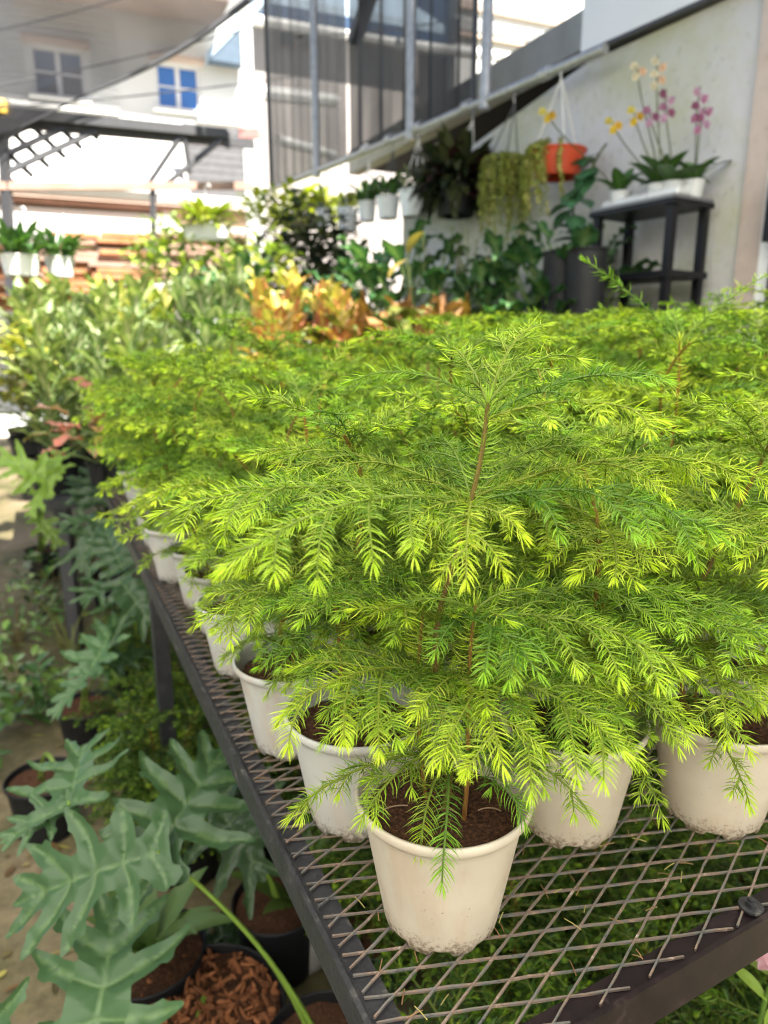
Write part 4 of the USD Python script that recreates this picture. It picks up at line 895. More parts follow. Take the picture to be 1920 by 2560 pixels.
philodendron('philodendron', 'big blue-green cut-leaf plant reaching over the path beside the front of the table', at_y(600, 2300, .86)[:2] + [.06, .12], [
    (A(338, 1838, .95), A(492, 1598, 1.16), .92, np.array([.0, -.75, .65]), 12, .10, 1.0),
    (A(335, 1842, .93), A(2, 1962, .88), .80, np.array([.05, -.55, .83]), 22, .06, 1.05)], pot=(.11, .085, .16), seed=3)
philodendron('philodendron', 'grey-green cut-leaf plant at the bottom left corner, one broad upright leaf with rounded fingers', (-.52, .62), [
    (A(195, 2290, .80), A(255, 1915, .98), 1.05, np.array([.05, -.92, .38]), 14, .05, 1.15),
    (A(10, 2330, .80), A(-60, 2110, .82), .9, np.array([.3, -.8, .4]), 14, .1, 1.0)], seed=8)
philodendron('philodendron', 'pale green cut-leaf plant at the left edge, its leaf split into narrow fingers', (-.95, 1.75), [
    (A(150, 1735, 1.12), A(178, 1598, 1.30), 1.0, np.array([.0, -.7, .7]), 10, .12, 1.15),
    (A(142, 1742, 1.12), A(-6, 1822, 1.06), .8, np.array([.1, -.5, .85]), 18, .1, 1.1)], seed=12)
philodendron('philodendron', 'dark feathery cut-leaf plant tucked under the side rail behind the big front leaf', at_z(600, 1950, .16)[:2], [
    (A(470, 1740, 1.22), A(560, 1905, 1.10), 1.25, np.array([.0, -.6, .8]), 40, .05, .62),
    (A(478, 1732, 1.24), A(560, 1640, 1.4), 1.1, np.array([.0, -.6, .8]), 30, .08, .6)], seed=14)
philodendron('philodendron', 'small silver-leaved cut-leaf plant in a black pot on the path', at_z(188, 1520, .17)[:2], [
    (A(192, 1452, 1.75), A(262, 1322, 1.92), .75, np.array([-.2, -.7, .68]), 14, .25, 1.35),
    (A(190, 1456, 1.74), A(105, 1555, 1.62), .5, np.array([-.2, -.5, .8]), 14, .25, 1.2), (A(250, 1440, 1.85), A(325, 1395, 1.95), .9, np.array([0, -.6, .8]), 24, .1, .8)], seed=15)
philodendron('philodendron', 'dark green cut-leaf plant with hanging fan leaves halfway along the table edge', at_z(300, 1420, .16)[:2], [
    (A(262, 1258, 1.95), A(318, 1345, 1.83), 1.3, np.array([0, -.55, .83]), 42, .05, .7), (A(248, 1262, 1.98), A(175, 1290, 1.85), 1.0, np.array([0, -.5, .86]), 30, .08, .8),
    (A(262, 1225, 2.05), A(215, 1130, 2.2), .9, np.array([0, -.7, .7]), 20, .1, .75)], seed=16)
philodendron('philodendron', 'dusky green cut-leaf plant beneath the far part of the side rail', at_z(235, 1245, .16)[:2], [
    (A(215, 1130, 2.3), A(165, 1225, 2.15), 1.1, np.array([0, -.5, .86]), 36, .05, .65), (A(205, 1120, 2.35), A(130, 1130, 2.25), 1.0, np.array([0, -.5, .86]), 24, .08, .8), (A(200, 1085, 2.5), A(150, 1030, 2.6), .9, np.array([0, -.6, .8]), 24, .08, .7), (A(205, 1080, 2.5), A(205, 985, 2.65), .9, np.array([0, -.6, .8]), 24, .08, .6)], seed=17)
philodendron('philodendron', 'bright lime cut-leaf plant in the sun at the left edge', at_z(90, 1190, .16)[:2], [
    (A(105, 1035, 2.6), A(-10, 985, 2.55), 1.0, np.array([0, -.7, .7]), 20, .05, 1.0), (A(110, 1030, 2.62), A(125, 965, 2.75), .9, np.array([0, -.7, .7]), 20, .05, 1.0), (A(100, 1050, 2.6), A(60, 1115, 2.5), .7, np.array([0, -.5, .8]), 30, .05, .9), (A(80, 1120, 2.55), A(130, 1180, 2.5), .7, np.array([0, -.5, .8]), 30, .05, .5)], seed=18, tone=np.array([.22, .36, .05]))
big = philodendron('philodendron', 'low dark-leaved plant in a wide black pot of reddish bark at the bottom edge', at_z(440, 2180, .15)[:2], [
    (A(455, 2075, 1.28), A(410, 1985, 1.35), .8, Uv, 14, .1, .5), (A(470, 2070, 1.28), A(560, 2010, 1.36), .8, Uv, 18, .1, .55), (A(465, 2080, 1.27), A(610, 2075, 1.27), .8, Uv, 24, .1, .6), (A(450, 2085, 1.27), A(420, 2090, 1.2), 1.0, Uv, 24, .1, .55), (A(470, 2060, 1.29), A(500, 1960, 1.45), .7, Uv, 14, .1, .5)], pot=(.15, .12, .15), seed=21, barky=True)

# small potted seedlings and bare pots on the path
def seedling(name, label, loc, pot, potm, kind, seed, h=.3, group=None):
    t = thing(name, label, 'potted plant', loc, group=group); rng = np.random.default_rng(seed); pot_simple(t, *pot, M[potm], seed=seed)
    for k in range(9):
        az = k * 2.4; L = h * rng.uniform(.7, 1.1); v, f, c = blade(L, L * .28, rng.uniform(45, 80), rng.uniform(30, 80), az, tones=lambda s, u: np.array(kind) * (1 + .2 * (1 - abs(u))), base=(0, 0, pot[2] - .02), rng=rng); put('leaf', v, f, M['leaf'], t, True, c)
    return t
p = at_z(318, 2050, .17); seedling('potted_seedling', 'wide black pot with thin grassy shoots behind the bottom left leaves', (p[0], p[1], .001), (.115, .09, .17), 'pot_black', (.10, .17, .05), 31, .2)
p = at_z(655, 1960, .13); seedling('potted_seedling', 'white pot standing on the ground beside the front corner of the table', (p[0], p[1], .001), (.078, .055, .13), 'pot_white', (.09, .15, .03), 32, .25)

# sunlit small-leaved bush and pots at the far left of the path
def bushy(name, label, category, loc, R_, h, n, size, cols, seed, group=None, pot=None, potm='pot_black', flat=1.0, matk='leaf', z=0.0, shape=(.0, .62, .95, 1., .86, .5, .0)):
    t = thing(name, label, category, loc, group=group); rng = np.random.default_rng(seed)
    if pot: pot_simple(t, *pot, M[potm], seed=seed)
    zb = pot[2] if pot else z
    mb = MB(); st = MB()
    for k in range(n):
        d = unit(rng.normal(0, 1, 3)) * np.array([1, 1, flat]); r_ = rng.uniform(.45, 1) ** .6; c = np.array([0, 0, zb + h * .55]) + d * r_ * np.array([R_, R_, h * .5]) * (1 + .25 * math.sin(d[0] * 7 + seed) * math.sin(d[1] * 6 + d[2] * 4))
        c[2] = max(c[2], zb * .4); col = np.array(cols[rng.integers(len(cols))]) * rng.uniform(.7, 1.25); L = size * rng.uniform(.6, 1.2)
        v, f, cc = blade(L, L * .55, rng.uniform(-30, 50), rng.uniform(10, 70), math.atan2(d[1], d[0]) + rng.normal(0, .6), n=5, tones=lambda s, u: col * (.8 + .3 * (1 - abs(u))), base=c, rng=rng, prof=shape); mb.add(v, f, cc)
        if k % 9 == 0: st.tube(spline([(0, 0, zb - .01), (c[0] * .4, c[1] * .4, zb + (c[2] - zb) * .6), tuple(c)], 8), np.linspace(.005, .0015, 8), 5, (.16, .13, .06))
    tag(mb.build('foliage', M[matk], t, smooth=True), kind='stuff'); st.build('stem', M['bark'], t); return t
p = at_z(40, 1400, .0); bushy('leafy_bush', 'low bright green small-leaved plant in patchy sun at the left of the path', 'shrub', (p[0], p[1], 0), .22, .3, 170, .055, [(.2, .34, .07), (.1, .2, .06), (.3, .4, .16)], 41)
p = at_z(20, 1660, .0); bushy('leafy_bush', 'dim green seedling at the left edge above the pale fingered leaf', 'shrub', (p[0] - .06, p[1], 0), .13, .3, 80, .06, [(.10, .20, .03), (.08, .16, .06)], 42)
for i, (u, v, rr_, hh, lb) in enumerate(((120, 1330, .16, .35, 'mid-green small-leaved bush on the path edge below the lime cut-leaf plant'), (300, 1500, .14, .3, 'dark leafy bush under the side rail beside the table leg'), (215, 1270, .16, .4, 'dull green leafy bush under the far part of the side rail'), (60, 1560, .12, .25, 'small green plant on the path left of the silver-leaved plant'))):
    p = at_z(u, v, .0); bushy('leafy_bush', lb, 'shrub', (p[0], p[1], 0), rr_, hh, 130, .07, [(.06, .13, .04), (.09, .18, .05), (.16, .26, .06)], 140 + i, matk='leaf_gloss')
p = at_z(160, 1440, .0); bushy('grass_clump', 'clump of arching olive grass on the path', 'grass clump', (p[0], p[1], 0), .02, .02, 4, .02, [(.2, .2, .05)], 43)
gc = stage.GetPrimAtPath('/World/grass_clump'); mb = MB(); rng = np.random.default_rng(7)
for k in range(46):
    v, f, c = blade(rng.uniform(.25, .42), .006, rng.uniform(35, 80), rng.uniform(60, 110), rng.uniform(0, 6.28), n=8, tones=lambda s, u: np.array([.17, .19, .05]) * (1 + .4 * s), base=(rng.normal(0, .02), rng.normal(0, .02), 0)); mb.add(v, f, c)
mb.build('grass_blades', M['leaf'], gc)

# pines kept on the ground under the table
under_g = 'pines on the ground under the table'
up0 = lod[(0, 1)]; k_ = 0
for (a, b) in [(.12 + .24 * i, .16 + .25 * j + .09 * (i % 2)) for i in range(6) for j in range(6)] + [(1.5 + .2 * i, .12 + .2 * (i % 2)) for i in range(6)] + [(.62 + .25 * i, .02) for i in range(5)]:
    p = CORNER + SIDE * (a - .28 if b > .3 else a) + FRONT * b; rng = np.random.default_rng(900 + k_)
    u, v, _ = project([p[0], p[1], .3])
    if not (-100 < u < 1900) or (u < 770 and v > 1720): continue
    if k_ == 0: up1 = potted_pine('ground_pine', 'shaded green pine in a black pot on the ground under the mesh table', (p[0], p[1], .001), 0, M['pot_black'], lambda t: random_pine(t, 300, dens=420, w=.0013, gap=.02, H=.34, young=-.15, spread=.2, tint=-.3, shade_dark=True), under_g, .9, rt=.085, rb=.06, h=.14, seed=300)  # needle tones lowered to put the shade under the table into colour
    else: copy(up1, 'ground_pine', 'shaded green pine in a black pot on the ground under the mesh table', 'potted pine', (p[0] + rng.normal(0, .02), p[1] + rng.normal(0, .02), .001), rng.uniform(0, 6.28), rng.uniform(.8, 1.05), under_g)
    k_ += 1
for (u, v, lb) in ((330, 1560, 'dark green ground pine outside the side rail, right of the silver-leaved plant'), (410, 1640, 'green pine on the ground outside the side rail, just left of the mesh edge'), (60, 960, 'dim green pine on the ground at the far left, beside the lime cut-leaf plant')):
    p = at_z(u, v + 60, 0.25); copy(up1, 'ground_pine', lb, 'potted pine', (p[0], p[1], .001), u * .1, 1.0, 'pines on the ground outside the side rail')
# pink lily at the bottom right corner
lp = at_y(1652, 2108, .70); lt = thing('lily', 'pale pink lily flower poking in at the bottom right corner below the front rail', 'flower', (lp[0] + .012, lp[1], lp[2]))
for k in range(6):
    v, f, c = blade(.05, .022, 58 if k % 2 else 48, 60, k * PI / 3 + 2.6, n=9, tones=lambda s, u: np.array([.75, .36, .42]) * (1 - .25 * s * (1 - abs(u))) + np.array([.0, .12, .12]) * abs(u), rng=rng); put('petal', rotz(v, 0)[:, [0, 1, 2]], f, M['petal'], lt, True, c)
for k in range(5): MB().tube(spline([(0, 0, 0), (.006 * math.cos(k * 1.26), .006 * math.sin(k * 1.26), .018), (.012 * math.cos(k * 1.26), .012 * math.sin(k * 1.26), .034)], 6), .0006, 4, (.6, .5, .2)).build('stamen', M['petal'], lt)
MB().tube(spline([(0, 0, 0), (.01, .03, -.1), (.06, .06, -.35), (.08, .06, -lp[2])], 12), .003, 6, (.16, .28, .05)).build('stalk', M['leaf'], lt)
for k, (z, az) in enumerate(((-.012, 2.6), (-.05, 2.2), (-.09, .5), (-.14, 3.0), (-.2, 1.5))):
    v, f, c = blade(.06, .018, 30, 50, az, n=7, tones=lambda s, u: np.array([.25, .38, .05]), base=(.003, .01, z)); put('leaf', v, f, M['leaf'], lt, True, c)

# ------------------------------------------------------------------ plants on the far bench
BZ = .72
bench = thing('plant_bench', 'dark steel bench carrying the mixed foliage plants beyond the pines', 'bench', (0, 0, 0))
def bq(a, b, z): q = CORNER + SIDE * a + ACROSS * b; return np.array([q[0], q[1], z])
for a0, a1 in ((2.82, 4.2), (4.25, 5.6)):
    mb = MB(); c4 = [bq(a0, -.22, BZ), bq(a0, 2.3, BZ), bq(a1, 2.3, BZ), bq(a1, -.22, BZ)]
    mb.add(c4 + [p - [0, 0, .04] for p in c4], [[0, 1, 2, 3], [7, 6, 5, 4], [0, 4, 5, 1], [1, 5, 6, 2], [2, 6, 7, 3], [3, 7, 4, 0]]).build('top', M['dark_steel'], bench)
    for b in (-.16, 2.2):
        for a in (a0 + .05, a1 - .05): p = bq(a, b, 0); MB().box((0, 0, 0), (.05, .05, BZ - .042), at=p).build('leg', M['dark_steel'], bench)

def rosette(name, label, category, loc, n, L, W, e_rng, bend_rng, tones, seed, pot=(.11, .085, .15), potm='pot_black', matk='leaf', prof=(.05, .5, .9, 1., .86, .5, .0), stalk=0.0, wav=0, group=None, s=1, fold=.18, stem_h=0.0, n_b=9):
    t = thing(name, label, category, loc, rz=0, s=s, group=group); rng = np.random.default_rng(seed); pot_simple(t, *pot, M[potm], seed=seed)
    if stem_h: MB().tube([(0, 0, pot[2] - .03), (.005, 0, pot[2] + stem_h)], [.011, .006], 7, (.16, .17, .06)).build('stem', M['leaf_matte'], t)
    for k in range(n):
        f = (k + .5) / n; e = np.interp(f, [0, 1], e_rng) + rng.normal(0, 6); az = k * 2.39996 + rng.normal(0, .2); l = L * rng.uniform(.75, 1.1) * (1 - .25 * abs(f - .55))
        zb = pot[2] - .02 + stem_h * f; st = stalk * rng.uniform(.8, 1.2); ca = math.radians(min(85, e + 12)); b = np.array([math.cos(az) * math.cos(ca) * st, math.sin(az) * math.cos(ca) * st, zb + math.sin(ca) * st])
        tn = tones(rng); v, fc, c = blade(l, W * rng.uniform(.8, 1.15), e, rng.uniform(*bend_rng), az, n=n_b, prof=prof, tones=tn, base=b, wav=wav, rng=rng, fold=fold); lf = put('leaf', v, fc, M[matk], t, True, c)
        if stalk: MB().tube(spline([(0, 0, zb), b * .5 + np.array([0, 0, zb * .5 + .01]), b], 6), .0032, 5, (.16, .24, .07)).build('leaf_stalk', M[matk], lf)
    t.SetCustomDataByKey('top', float(0)); t.ClearCustomDataByKey('top'); return t

def variegated(center, edge, spots=.5):
    def make(rng):
        a, b = rng.uniform(0, 6, 2); g = rng.uniform(.8, 1.2)
        def tn(s, u):
            k = np.clip(1.25 - abs(u) * 1.15 - spots * (.5 + .5 * math.sin(s * 21 + a + u * 5) * math.cos(s * 13 + b)) * .9, 0, 1)
            return (np.array(center) * k + np.array(edge) * (1 - k)) * g
        return tn
    return make
def midribbed(blade_c, rib_c, w=.3, jitter=.2):
    def make(rng):
        g = 1 + rng.uniform(-jitter, jitter)
        return lambda s, u: (np.array(rib_c) if abs(u) < w else np.array(blade_c) * (1 - .15 * abs(u))) * g
    return make
def mixed(cols, rib=None):
    def make(rng):
        c = np.array(cols[rng.integers(len(cols))]) * rng.uniform(.75, 1.2); r_ = np.array(rib) if rib is not None else c * 1.25
        return lambda s, u: r_ if abs(u) < .2 else c * (1 - .2 * s * abs(u))
    return make
KINDS = {}
def kind(key, h, **kw): KINDS[key] = [kw, h, None]
kind('dieff', .66, name='variegated_plant', category='foliage plant', n=54, L=.135, W=.05, e_rng=(30, 82), bend_rng=(25, 70), tones=variegated((.50, .52, .32), (.10, .19, .04), .7), stalk=.10, stem_h=.42, seed=51, wav=.004)
kind('dieff2', .60, name='variegated_plant', category='foliage plant', n=48, L=.125, W=.055, e_rng=(25, 80), bend_rng=(20, 80), tones=variegated((.46, .47, .22), (.15, .24, .045), .55), stalk=.10, stem_h=.38, seed=52, wav=.004)
kind('gold', .66, name='gold_leaved_plant', category='foliage plant', n=60, L=.18, W=.036, e_rng=(40, 86), bend_rng=(15, 60), tones=mixed([(.48, .48, .07), (.36, .42, .06), (.54, .50, .16), (.2, .3, .05)]), stem_h=.36, seed=53)
kind('silver', .72, name='strap_leaved_plant', category='foliage plant', n=30, L=.42, W=.05, e_rng=(30, 80), bend_rng=(45, 105), tones=midribbed((.15, .19, .12), (.42, .45, .36), .3), matk='leaf_gloss', seed=54, prof=(.3, .6, .9, 1, .9, .6, 0))
kind('croton', .60, name='croton', category='croton', n=60, L=.125, W=.042, e_rng=(10, 78), bend_rng=(20, 70), tones=mixed([(.55, .22, .10), (.60, .34, .10), (.50, .44, .08), (.48, .14, .10), (.34, .36, .06), (.56, .42, .20)], (.58, .46, .12)), stem_h=.38, seed=55, wav=.006)
kind('rusty', .46, name='rusty_fern', category='fern', n=52, L=.20, W=.038, e_rng=(10, 75), bend_rng=(40, 90), tones=mixed([(.20, .10, .03), (.14, .15, .03), (.26, .13, .05), (.10, .13, .03)]), stem_h=.16, seed=56, wav=.012, matk='leaf_matte')
kind('broad', .70, name='broad_leaved_plant', category='foliage plant', n=44, L=.12, W=.075, e_rng=(5, 60), bend_rng=(40, 90), tones=midribbed((.045, .125, .045), (.16, .26, .10), .2), stalk=.26, stem_h=.24, seed=57, matk='leaf_gloss', wav=.01)
kind('caladium', .42, name='caladium', category='caladium', n=15, L=.11, W=.085, e_rng=(5, 50), bend_rng=(40, 90), tones=mixed([(.66, .30, .24), (.72, .46, .38), (.62, .24, .16), (.3, .36, .1)], (.6, .2, .15)), stalk=.20, seed=58, pot=(.07, .055, .11), wav=.006)
def plant(key, u, vtop, y, label, group=None, zb=BZ, rz=0.0):
    kw, h, first = KINDS[key]; top = at_y(u, vtop, y); s = float(np.clip((top[2] - zb) / h, .3, 2.2)); loc = (top[0], top[1], zb + .002)
    if first is None:
        a = dict(kw); KINDS[key][2] = rosette(a.pop('name'), label, a.pop('category'), loc, group=group, s=s, **a); return KINDS[key][2]
    return copy(first, kw['name'], label, kw['category'], loc, rz, s, group)
rng = np.random.default_rng(77)
for i, (u, v, y) in enumerate(((395, 632, 3.9), (440, 640, 3.8), (485, 632, 3.9), (520, 618, 4.0))): plant('dieff', u, v, y, 'cream-splashed plant between the silvery straps and the orange crotons', 'cream-splashed plants left of the crotons', rz=i * 1.9)
G1 = 'pale variegated plants massed at the left of the far bench'
def rowp(key, y, us, v, group, lab):
    for k, u in enumerate(us):
        plant(key if k % 3 else {'dieff': 'dieff2', 'dieff2': 'dieff'}.get(key, key), u + rng.uniform(-8, 8), v + rng.uniform(-14, 14), y + rng.uniform(-.1, .1), lab, group, rz=rng.uniform(0, 6.28))
rowp('dieff', 3.05, [85, 150, 215, 285, 350], 735, G1, 'cream and green variegated plant behind the pines at the left of the far bench')
rowp('dieff', 3.45, [55, 110, 165, 225, 290], 692, G1, 'cream and green variegated plant behind the pines at the left of the far bench')
rowp('dieff2', 3.85, [50, 95, 140, 190, 240, 290], 648, G1, 'cream and green variegated plant behind the pines at the left of the far bench')
rowp('gold', 4.4, [185, 235, 285, 340], 598, 'gold-leaved plants behind the variegated ones', 'golden yellow-green plant in front of the timber stack')
rowp('gold', 5.0, [200, 250, 310], 570, 'gold-leaved plants behind the variegated ones', 'golden yellow-green plant in front of the timber stack')
for i, (u, v, y) in enumerate(((385, 512, 3.7), (445, 530, 3.75), (360, 565, 3.5), (430, 590, 3.35), (490, 575, 3.6))):
    plant('silver', u, v, y, 'plant of long arching silvery green straps left of the orange crotons', 'silvery strap-leaved plants', rz=i * 1.3)
for i, (u, v, y, l) in enumerate(((560, 592, 3.3, 'orange and yellow croton, leftmost of the crotons behind the pines'), (630, 582, 3.35, 'tall orange-red croton in the middle of the crotons'), (700, 600, 3.3, 'red-tinged croton beside the rusty ferns'), (600, 632, 3.0, 'low yellow-orange croton in front of the other crotons'), (735, 615, 3.2, 'pinkish red croton, rightmost of the crotons'))):
    plant('croton', u, v, y, l, rz=i * 1.7)
for i, (u, v, y) in enumerate(((790, 602, 3.3), (860, 596, 3.4), (930, 600, 3.35), (1000, 606, 3.3), (900, 630, 3.0))):
    plant('rusty', u, v, y, 'rust-brown and olive fern between the crotons and the dark green plants', 'rusty ferns behind the pines', rz=i * 2.1)
for i, (u, v, y, l) in enumerate(((840, 492, 4.0, 'large green glossy-leaved plant under the white hanging pots'), (915, 500, 3.9, 'green broad-leaved plant beside the pale feathery bush'), (1110, 520, 3.7, 'dark broad-leaved plant left of the black floor pots'), (1190, 500, 3.5, 'dark blue-green broad-leaved plant below the orange hanging pot'), (1245, 470, 3.4, 'dark broad-leaved plant touching the black plastic shelf'), (1040, 580, 3.5, 'low dark green broad-leaved plant in front of the pale feathery bush'), (770, 550, 4.1, 'dark broad-leaved plant beside the crotons'), (1150, 590, 3.3, 'low bluish broad-leaved plant right behind the pines'), (505, 560, 4.4, 'green broad-leaved plant behind the silvery straps'))):
    plant('broad', u, v, y, l, rz=i * 2.3, zb=BZ)
for i, (u, v, y, l) in enumerate(((560, 722, 2.3, 'pink caladium standing out among the pines near the middle'), (250, 765, 2.5, 'salmon pink caladium among the pines, left of the thin pine leader'), (325, 790, 2.45, 'rosy caladium just under the pale variegated leaves'), (205, 850, 2.5, 'orange-pink caladium at the left end of the pines'), (740, 805, 1.9, 'orange caladium showing between pine branches left of the front crown'), (405, 755, 2.6, 'pink caladium at the foot of the variegated plants'))):
    plant('caladium', u, v, y, l, zb=TBL, rz=i)
p = at_y(930, 530, 3.75); t = thing('yellow_leaf_plant', 'plant with two big yellowing leaves among the dark green ones by the pale feathery bush', 'foliage plant', (p[0], p[1], BZ + .002)); pot_simple(t, .1, .08, .14, M['pot_black'], seed=5)
for (u_, v_, az) in ((915, 500, 2.4), (1045, 560, 5.4), (880, 560, 3.6)):
    q = at_y(u_, v_, 3.7) - np.array([p[0], p[1], BZ]); v, f, c = blade(.15, .085, -30, 40, az, n=8, tones=lambda s, u: np.array([.55, .42, .12]) * (1 - .2 * abs(u)), base=q); lf = put('leaf', v, f, M['leaf'], t, True, c)
    MB().tube(spline([(0, 0, .12), q * .55 + np.array([0, 0, .05]), q], 8), .003, 5, (.2, .25, .08)).build('leaf_stalk', M['leaf'], lf)
# darker bushes by the wall
def at_bush(name, label, u, vtop, y, R_, h, n, size, cols, seed, **kw):
    p = at_y(u, vtop, y); return bushy(name, label, 'bush', (p[0], p[1], max(0.0, p[2] - h)), R_, h, n, size, cols, seed, **kw)
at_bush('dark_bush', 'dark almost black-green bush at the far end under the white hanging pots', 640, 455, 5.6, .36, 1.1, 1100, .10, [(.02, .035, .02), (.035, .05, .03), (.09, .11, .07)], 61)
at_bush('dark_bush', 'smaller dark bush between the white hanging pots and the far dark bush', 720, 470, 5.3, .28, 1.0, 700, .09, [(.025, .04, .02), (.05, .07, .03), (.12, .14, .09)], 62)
at_bush('feathery_bush', 'pale greyish feathery bush below the trailing baskets', 1010, 488, 3.9, .30, .8, 620, .07, [(.33, .36, .22), (.22, .27, .14), (.42, .44, .32)], 63, shape=(.0, .25, .32, .3, .26, .18, 0), matk='leaf_matte')
at_bush('lime_bush', 'bright yellow-green bush glowing beyond the end of the wall', 640, 418, 6.3, .45, .30, 600, .10, [(.55, .58, .05), (.40, .48, .05)], 64)
at_bush('leafy_bush', 'bright green leafy bush under the white planter at the back', 410, 478, 6.0, .5, .7, 700, .10, [(.36, .45, .06), (.25, .36, .06), (.16, .24, .06)], 65)
at_bush('leafy_bush', 'mixed green bush in front of the timber stack, right of the gold-leaved plants', 560, 525, 4.9, .3, .7, 500, .10, [(.34, .44, .08), (.45, .46, .12), (.12, .2, .06)], 66)
at_bush('leafy_bush', 'yellow-splashed bush at the left edge by the dark post', 25, 690, 3.3, .16, .4, 120, .10, [(.48, .46, .10), (.22, .26, .03), (.36, .34, .05)], 67)

# ------------------------------------------------------------------ hanging pots
def hang(label, u, v_rim, v_bot, half, hook_v, potm, cordm, contents, seed, y=None, group=None, name='hanging_pot', hook_u=None, box=False):
    """a pot on cords hooked to the pipe (or at depth y)"""
    mid = on_wall(u, v_rim, POLE_O) if y is None else at_y(u, v_rim, y)
    d = project(mid)[2]; rad = half * d / 1531.0 * .96; bot = at_y(u, v_bot, mid[1]); h = (mid[2] - bot[2]) * .98
    loc = np.array([mid[0], mid[1], mid[2] - h]); t = thing(name, label, 'hanging pot', loc, group=group); rng = np.random.default_rng(seed)
    if box:
        m = bevelled((rad * 2, rad * .7, h), .02); MB().add(m.vertices + [0, 0, h / 2], m.faces).build('pot', M[potm], t); soil_r = rad * .8
    else: pot_simple(t, rad, rad * .76, h, M[potm], seed=seed, n=36); soil_r = rad * .8
    hk = at_y(hook_u or u, hook_v, mid[1]) - loc
    for k in range(3):
        a = k * 2.094 + .5; MB().tube([(rad * .95 * math.cos(a), rad * (.35 if box else .95) * math.sin(a), h - .01), tuple(hk)], .0035, 5).build('cord', M[cordm], t)
    v, f = tube(spline([hk, hk + [0, 0, .04], hk + [.02, 0, .07], hk + [.035, 0, .05]], 10), .005, 5); MB().add(v, f).build('hook', M['galv'], t)
    if contents == 'strings':
        n_str = 26 if potm == 'pot_orange' else 46
        for k in range(n_str):
            a = rng.normal(3.6, .75) if n_str < 40 else rng.uniform(0, 6.28); ll = h * rng.uniform(.5, 2.5); out = rad * rng.uniform(1.0, 1.1)
            p = [(.6 * rad * math.cos(a), .6 * rad * math.sin(a), h), (out * .9 * math.cos(a), out * .9 * math.sin(a), h + .025), (out * 1.03 * math.cos(a), out * 1.03 * math.sin(a), h - .03)]
            p += [((out * 1.05 + rng.normal(0, .006)) * math.cos(a + .05 * q), (out * 1.05 + rng.normal(0, .006)) * math.sin(a + .05 * q), h - .03 - ll * (q + 1) / 4) for q in range(4)]
            P = spline(p, 40); mb = MB().tube(P, .0022, 4, (.25, .28, .06)); c = np.array([[.36, .38, .08], [.28, .34, .07], [.42, .40, .12]][k % 3])
            for q in P[4::1]:
                v, f, cc = blade(.026, .014, rng.uniform(-60, 10), 30, rng.uniform(0, 6.28), n=4, tones=lambda s, u_: c, base=q); mb.add(v, f, cc)
            mb.build('vine', M['leaf_matte'], t)
    elif contents:
        n, size, up, cols, matk = contents; mb = MB()
        for k in range(n):
            a = rng.uniform(0, 6.28); c = np.array(cols[rng.integers(len(cols))]) * rng.uniform(.75, 1.2); rr_ = soil_r * math.sqrt(rng.random())
            v, f, cc = blade(size * rng.uniform(.6, 1.1), size * .3, rng.uniform(up[0], up[1]), rng.uniform(20, 80), a, n=6, tones=lambda s, u_: c * (1 - .2 * abs(u_)), base=(rr_ * math.cos(a), rr_ * math.sin(a) * (.4 if box else 1), h - .02 + rng.uniform(0, size * .5))); mb.add(v, f, cc)
        tag(mb.build('foliage', M[matk], t, smooth=True), kind='stuff')
    return t
yl, gr = [(.50, .52, .06), (.36, .44, .06)], [(.10, .2, .05), (.06, .14, .04)]
hang('orange hanging pot with yellow-green strings trailing over its rim', 1206, 326, 386, 64, 168, 'pot_orange', 'cord', 'strings', 71, hook_u=1213)
hang('black hanging pot with long yellow-green trailing strings, left of the orange pot', 1088, 350, 420, 44, 222, 'pot_black', 'dark_steel', 'strings', 72, hook_u=1112)
hang('dark hanging basket with a bushy purple-green plant beside the white pots', 985, 400, 470, 52, 258, 'pot_black', 'cord', (240, .24, (-50, 75), [(.03, .045, .02), (.05, .06, .025), (.06, .02, .025), (.08, .09, .04)], 'leaf_gloss'), 73, hook_u=1022)
hang('larger white hanging pot, nearest of the row of white pots under the pipe', 896, 412, 470, 38, 300, 'pot_hang', 'cord', (40, .11, (20, 85), gr + [(.3, .34, .2)], 'leaf'), 74, hook_u=905)
hang('white hanging pot, second of the row of white pots under the pipe', 838, 425, 474, 28, 325, 'pot_hang', 'dark_steel', (40, .14, (20, 85), gr, 'leaf'), 75, hook_u=850)
hang('small sunlit white hanging pot with yellow sprouts at the far end of the pipe', 752, 450, 502, 26, 365, 'pot_hang', 'cord', (40, .14, (20, 85), yl, 'leaf'), 76, hook_u=740)
hang('white hanging pot, third of the row of white pots under the pipe', 793, 436, 480, 22, 345, 'pot_hang', 'cord', (40, .14, (20, 85), gr, 'leaf'), 81, hook_u=798)
hang('white hanging pot farthest along the pipe, beside the white post', 700, 452, 492, 18, 372, 'pot_hang', 'cord', (40, .14, (20, 85), yl, 'leaf'), 82, hook_u=706)
hang('white hanging pot with dark leaves at the left edge', 42, 552, 598, 44, 478, 'pot_hang', 'cord', (60, .16, (10, 80), gr, 'leaf'), 77, y=3.9)
hang('grey-white hanging pot, second from the left edge', 128, 556, 600, 34, 492, 'pot_hang', 'cord', (60, .16, (10, 80), gr, 'leaf'), 78, y=4.2)
hang('long white hanging planter with lime leaves in front of the timber stack', 444, 484, 520, 46, 420, 'pot_hang', 'cord', (70, .2, (-10, 60), yl, 'leaf'), 79, y=5.6, box=True)
hang('terracotta-coloured pot below the white hanging pot at the left edge', 58, 596, 622, 34, 520, 'pot_terra', 'cord', None, 80, y=4.05)
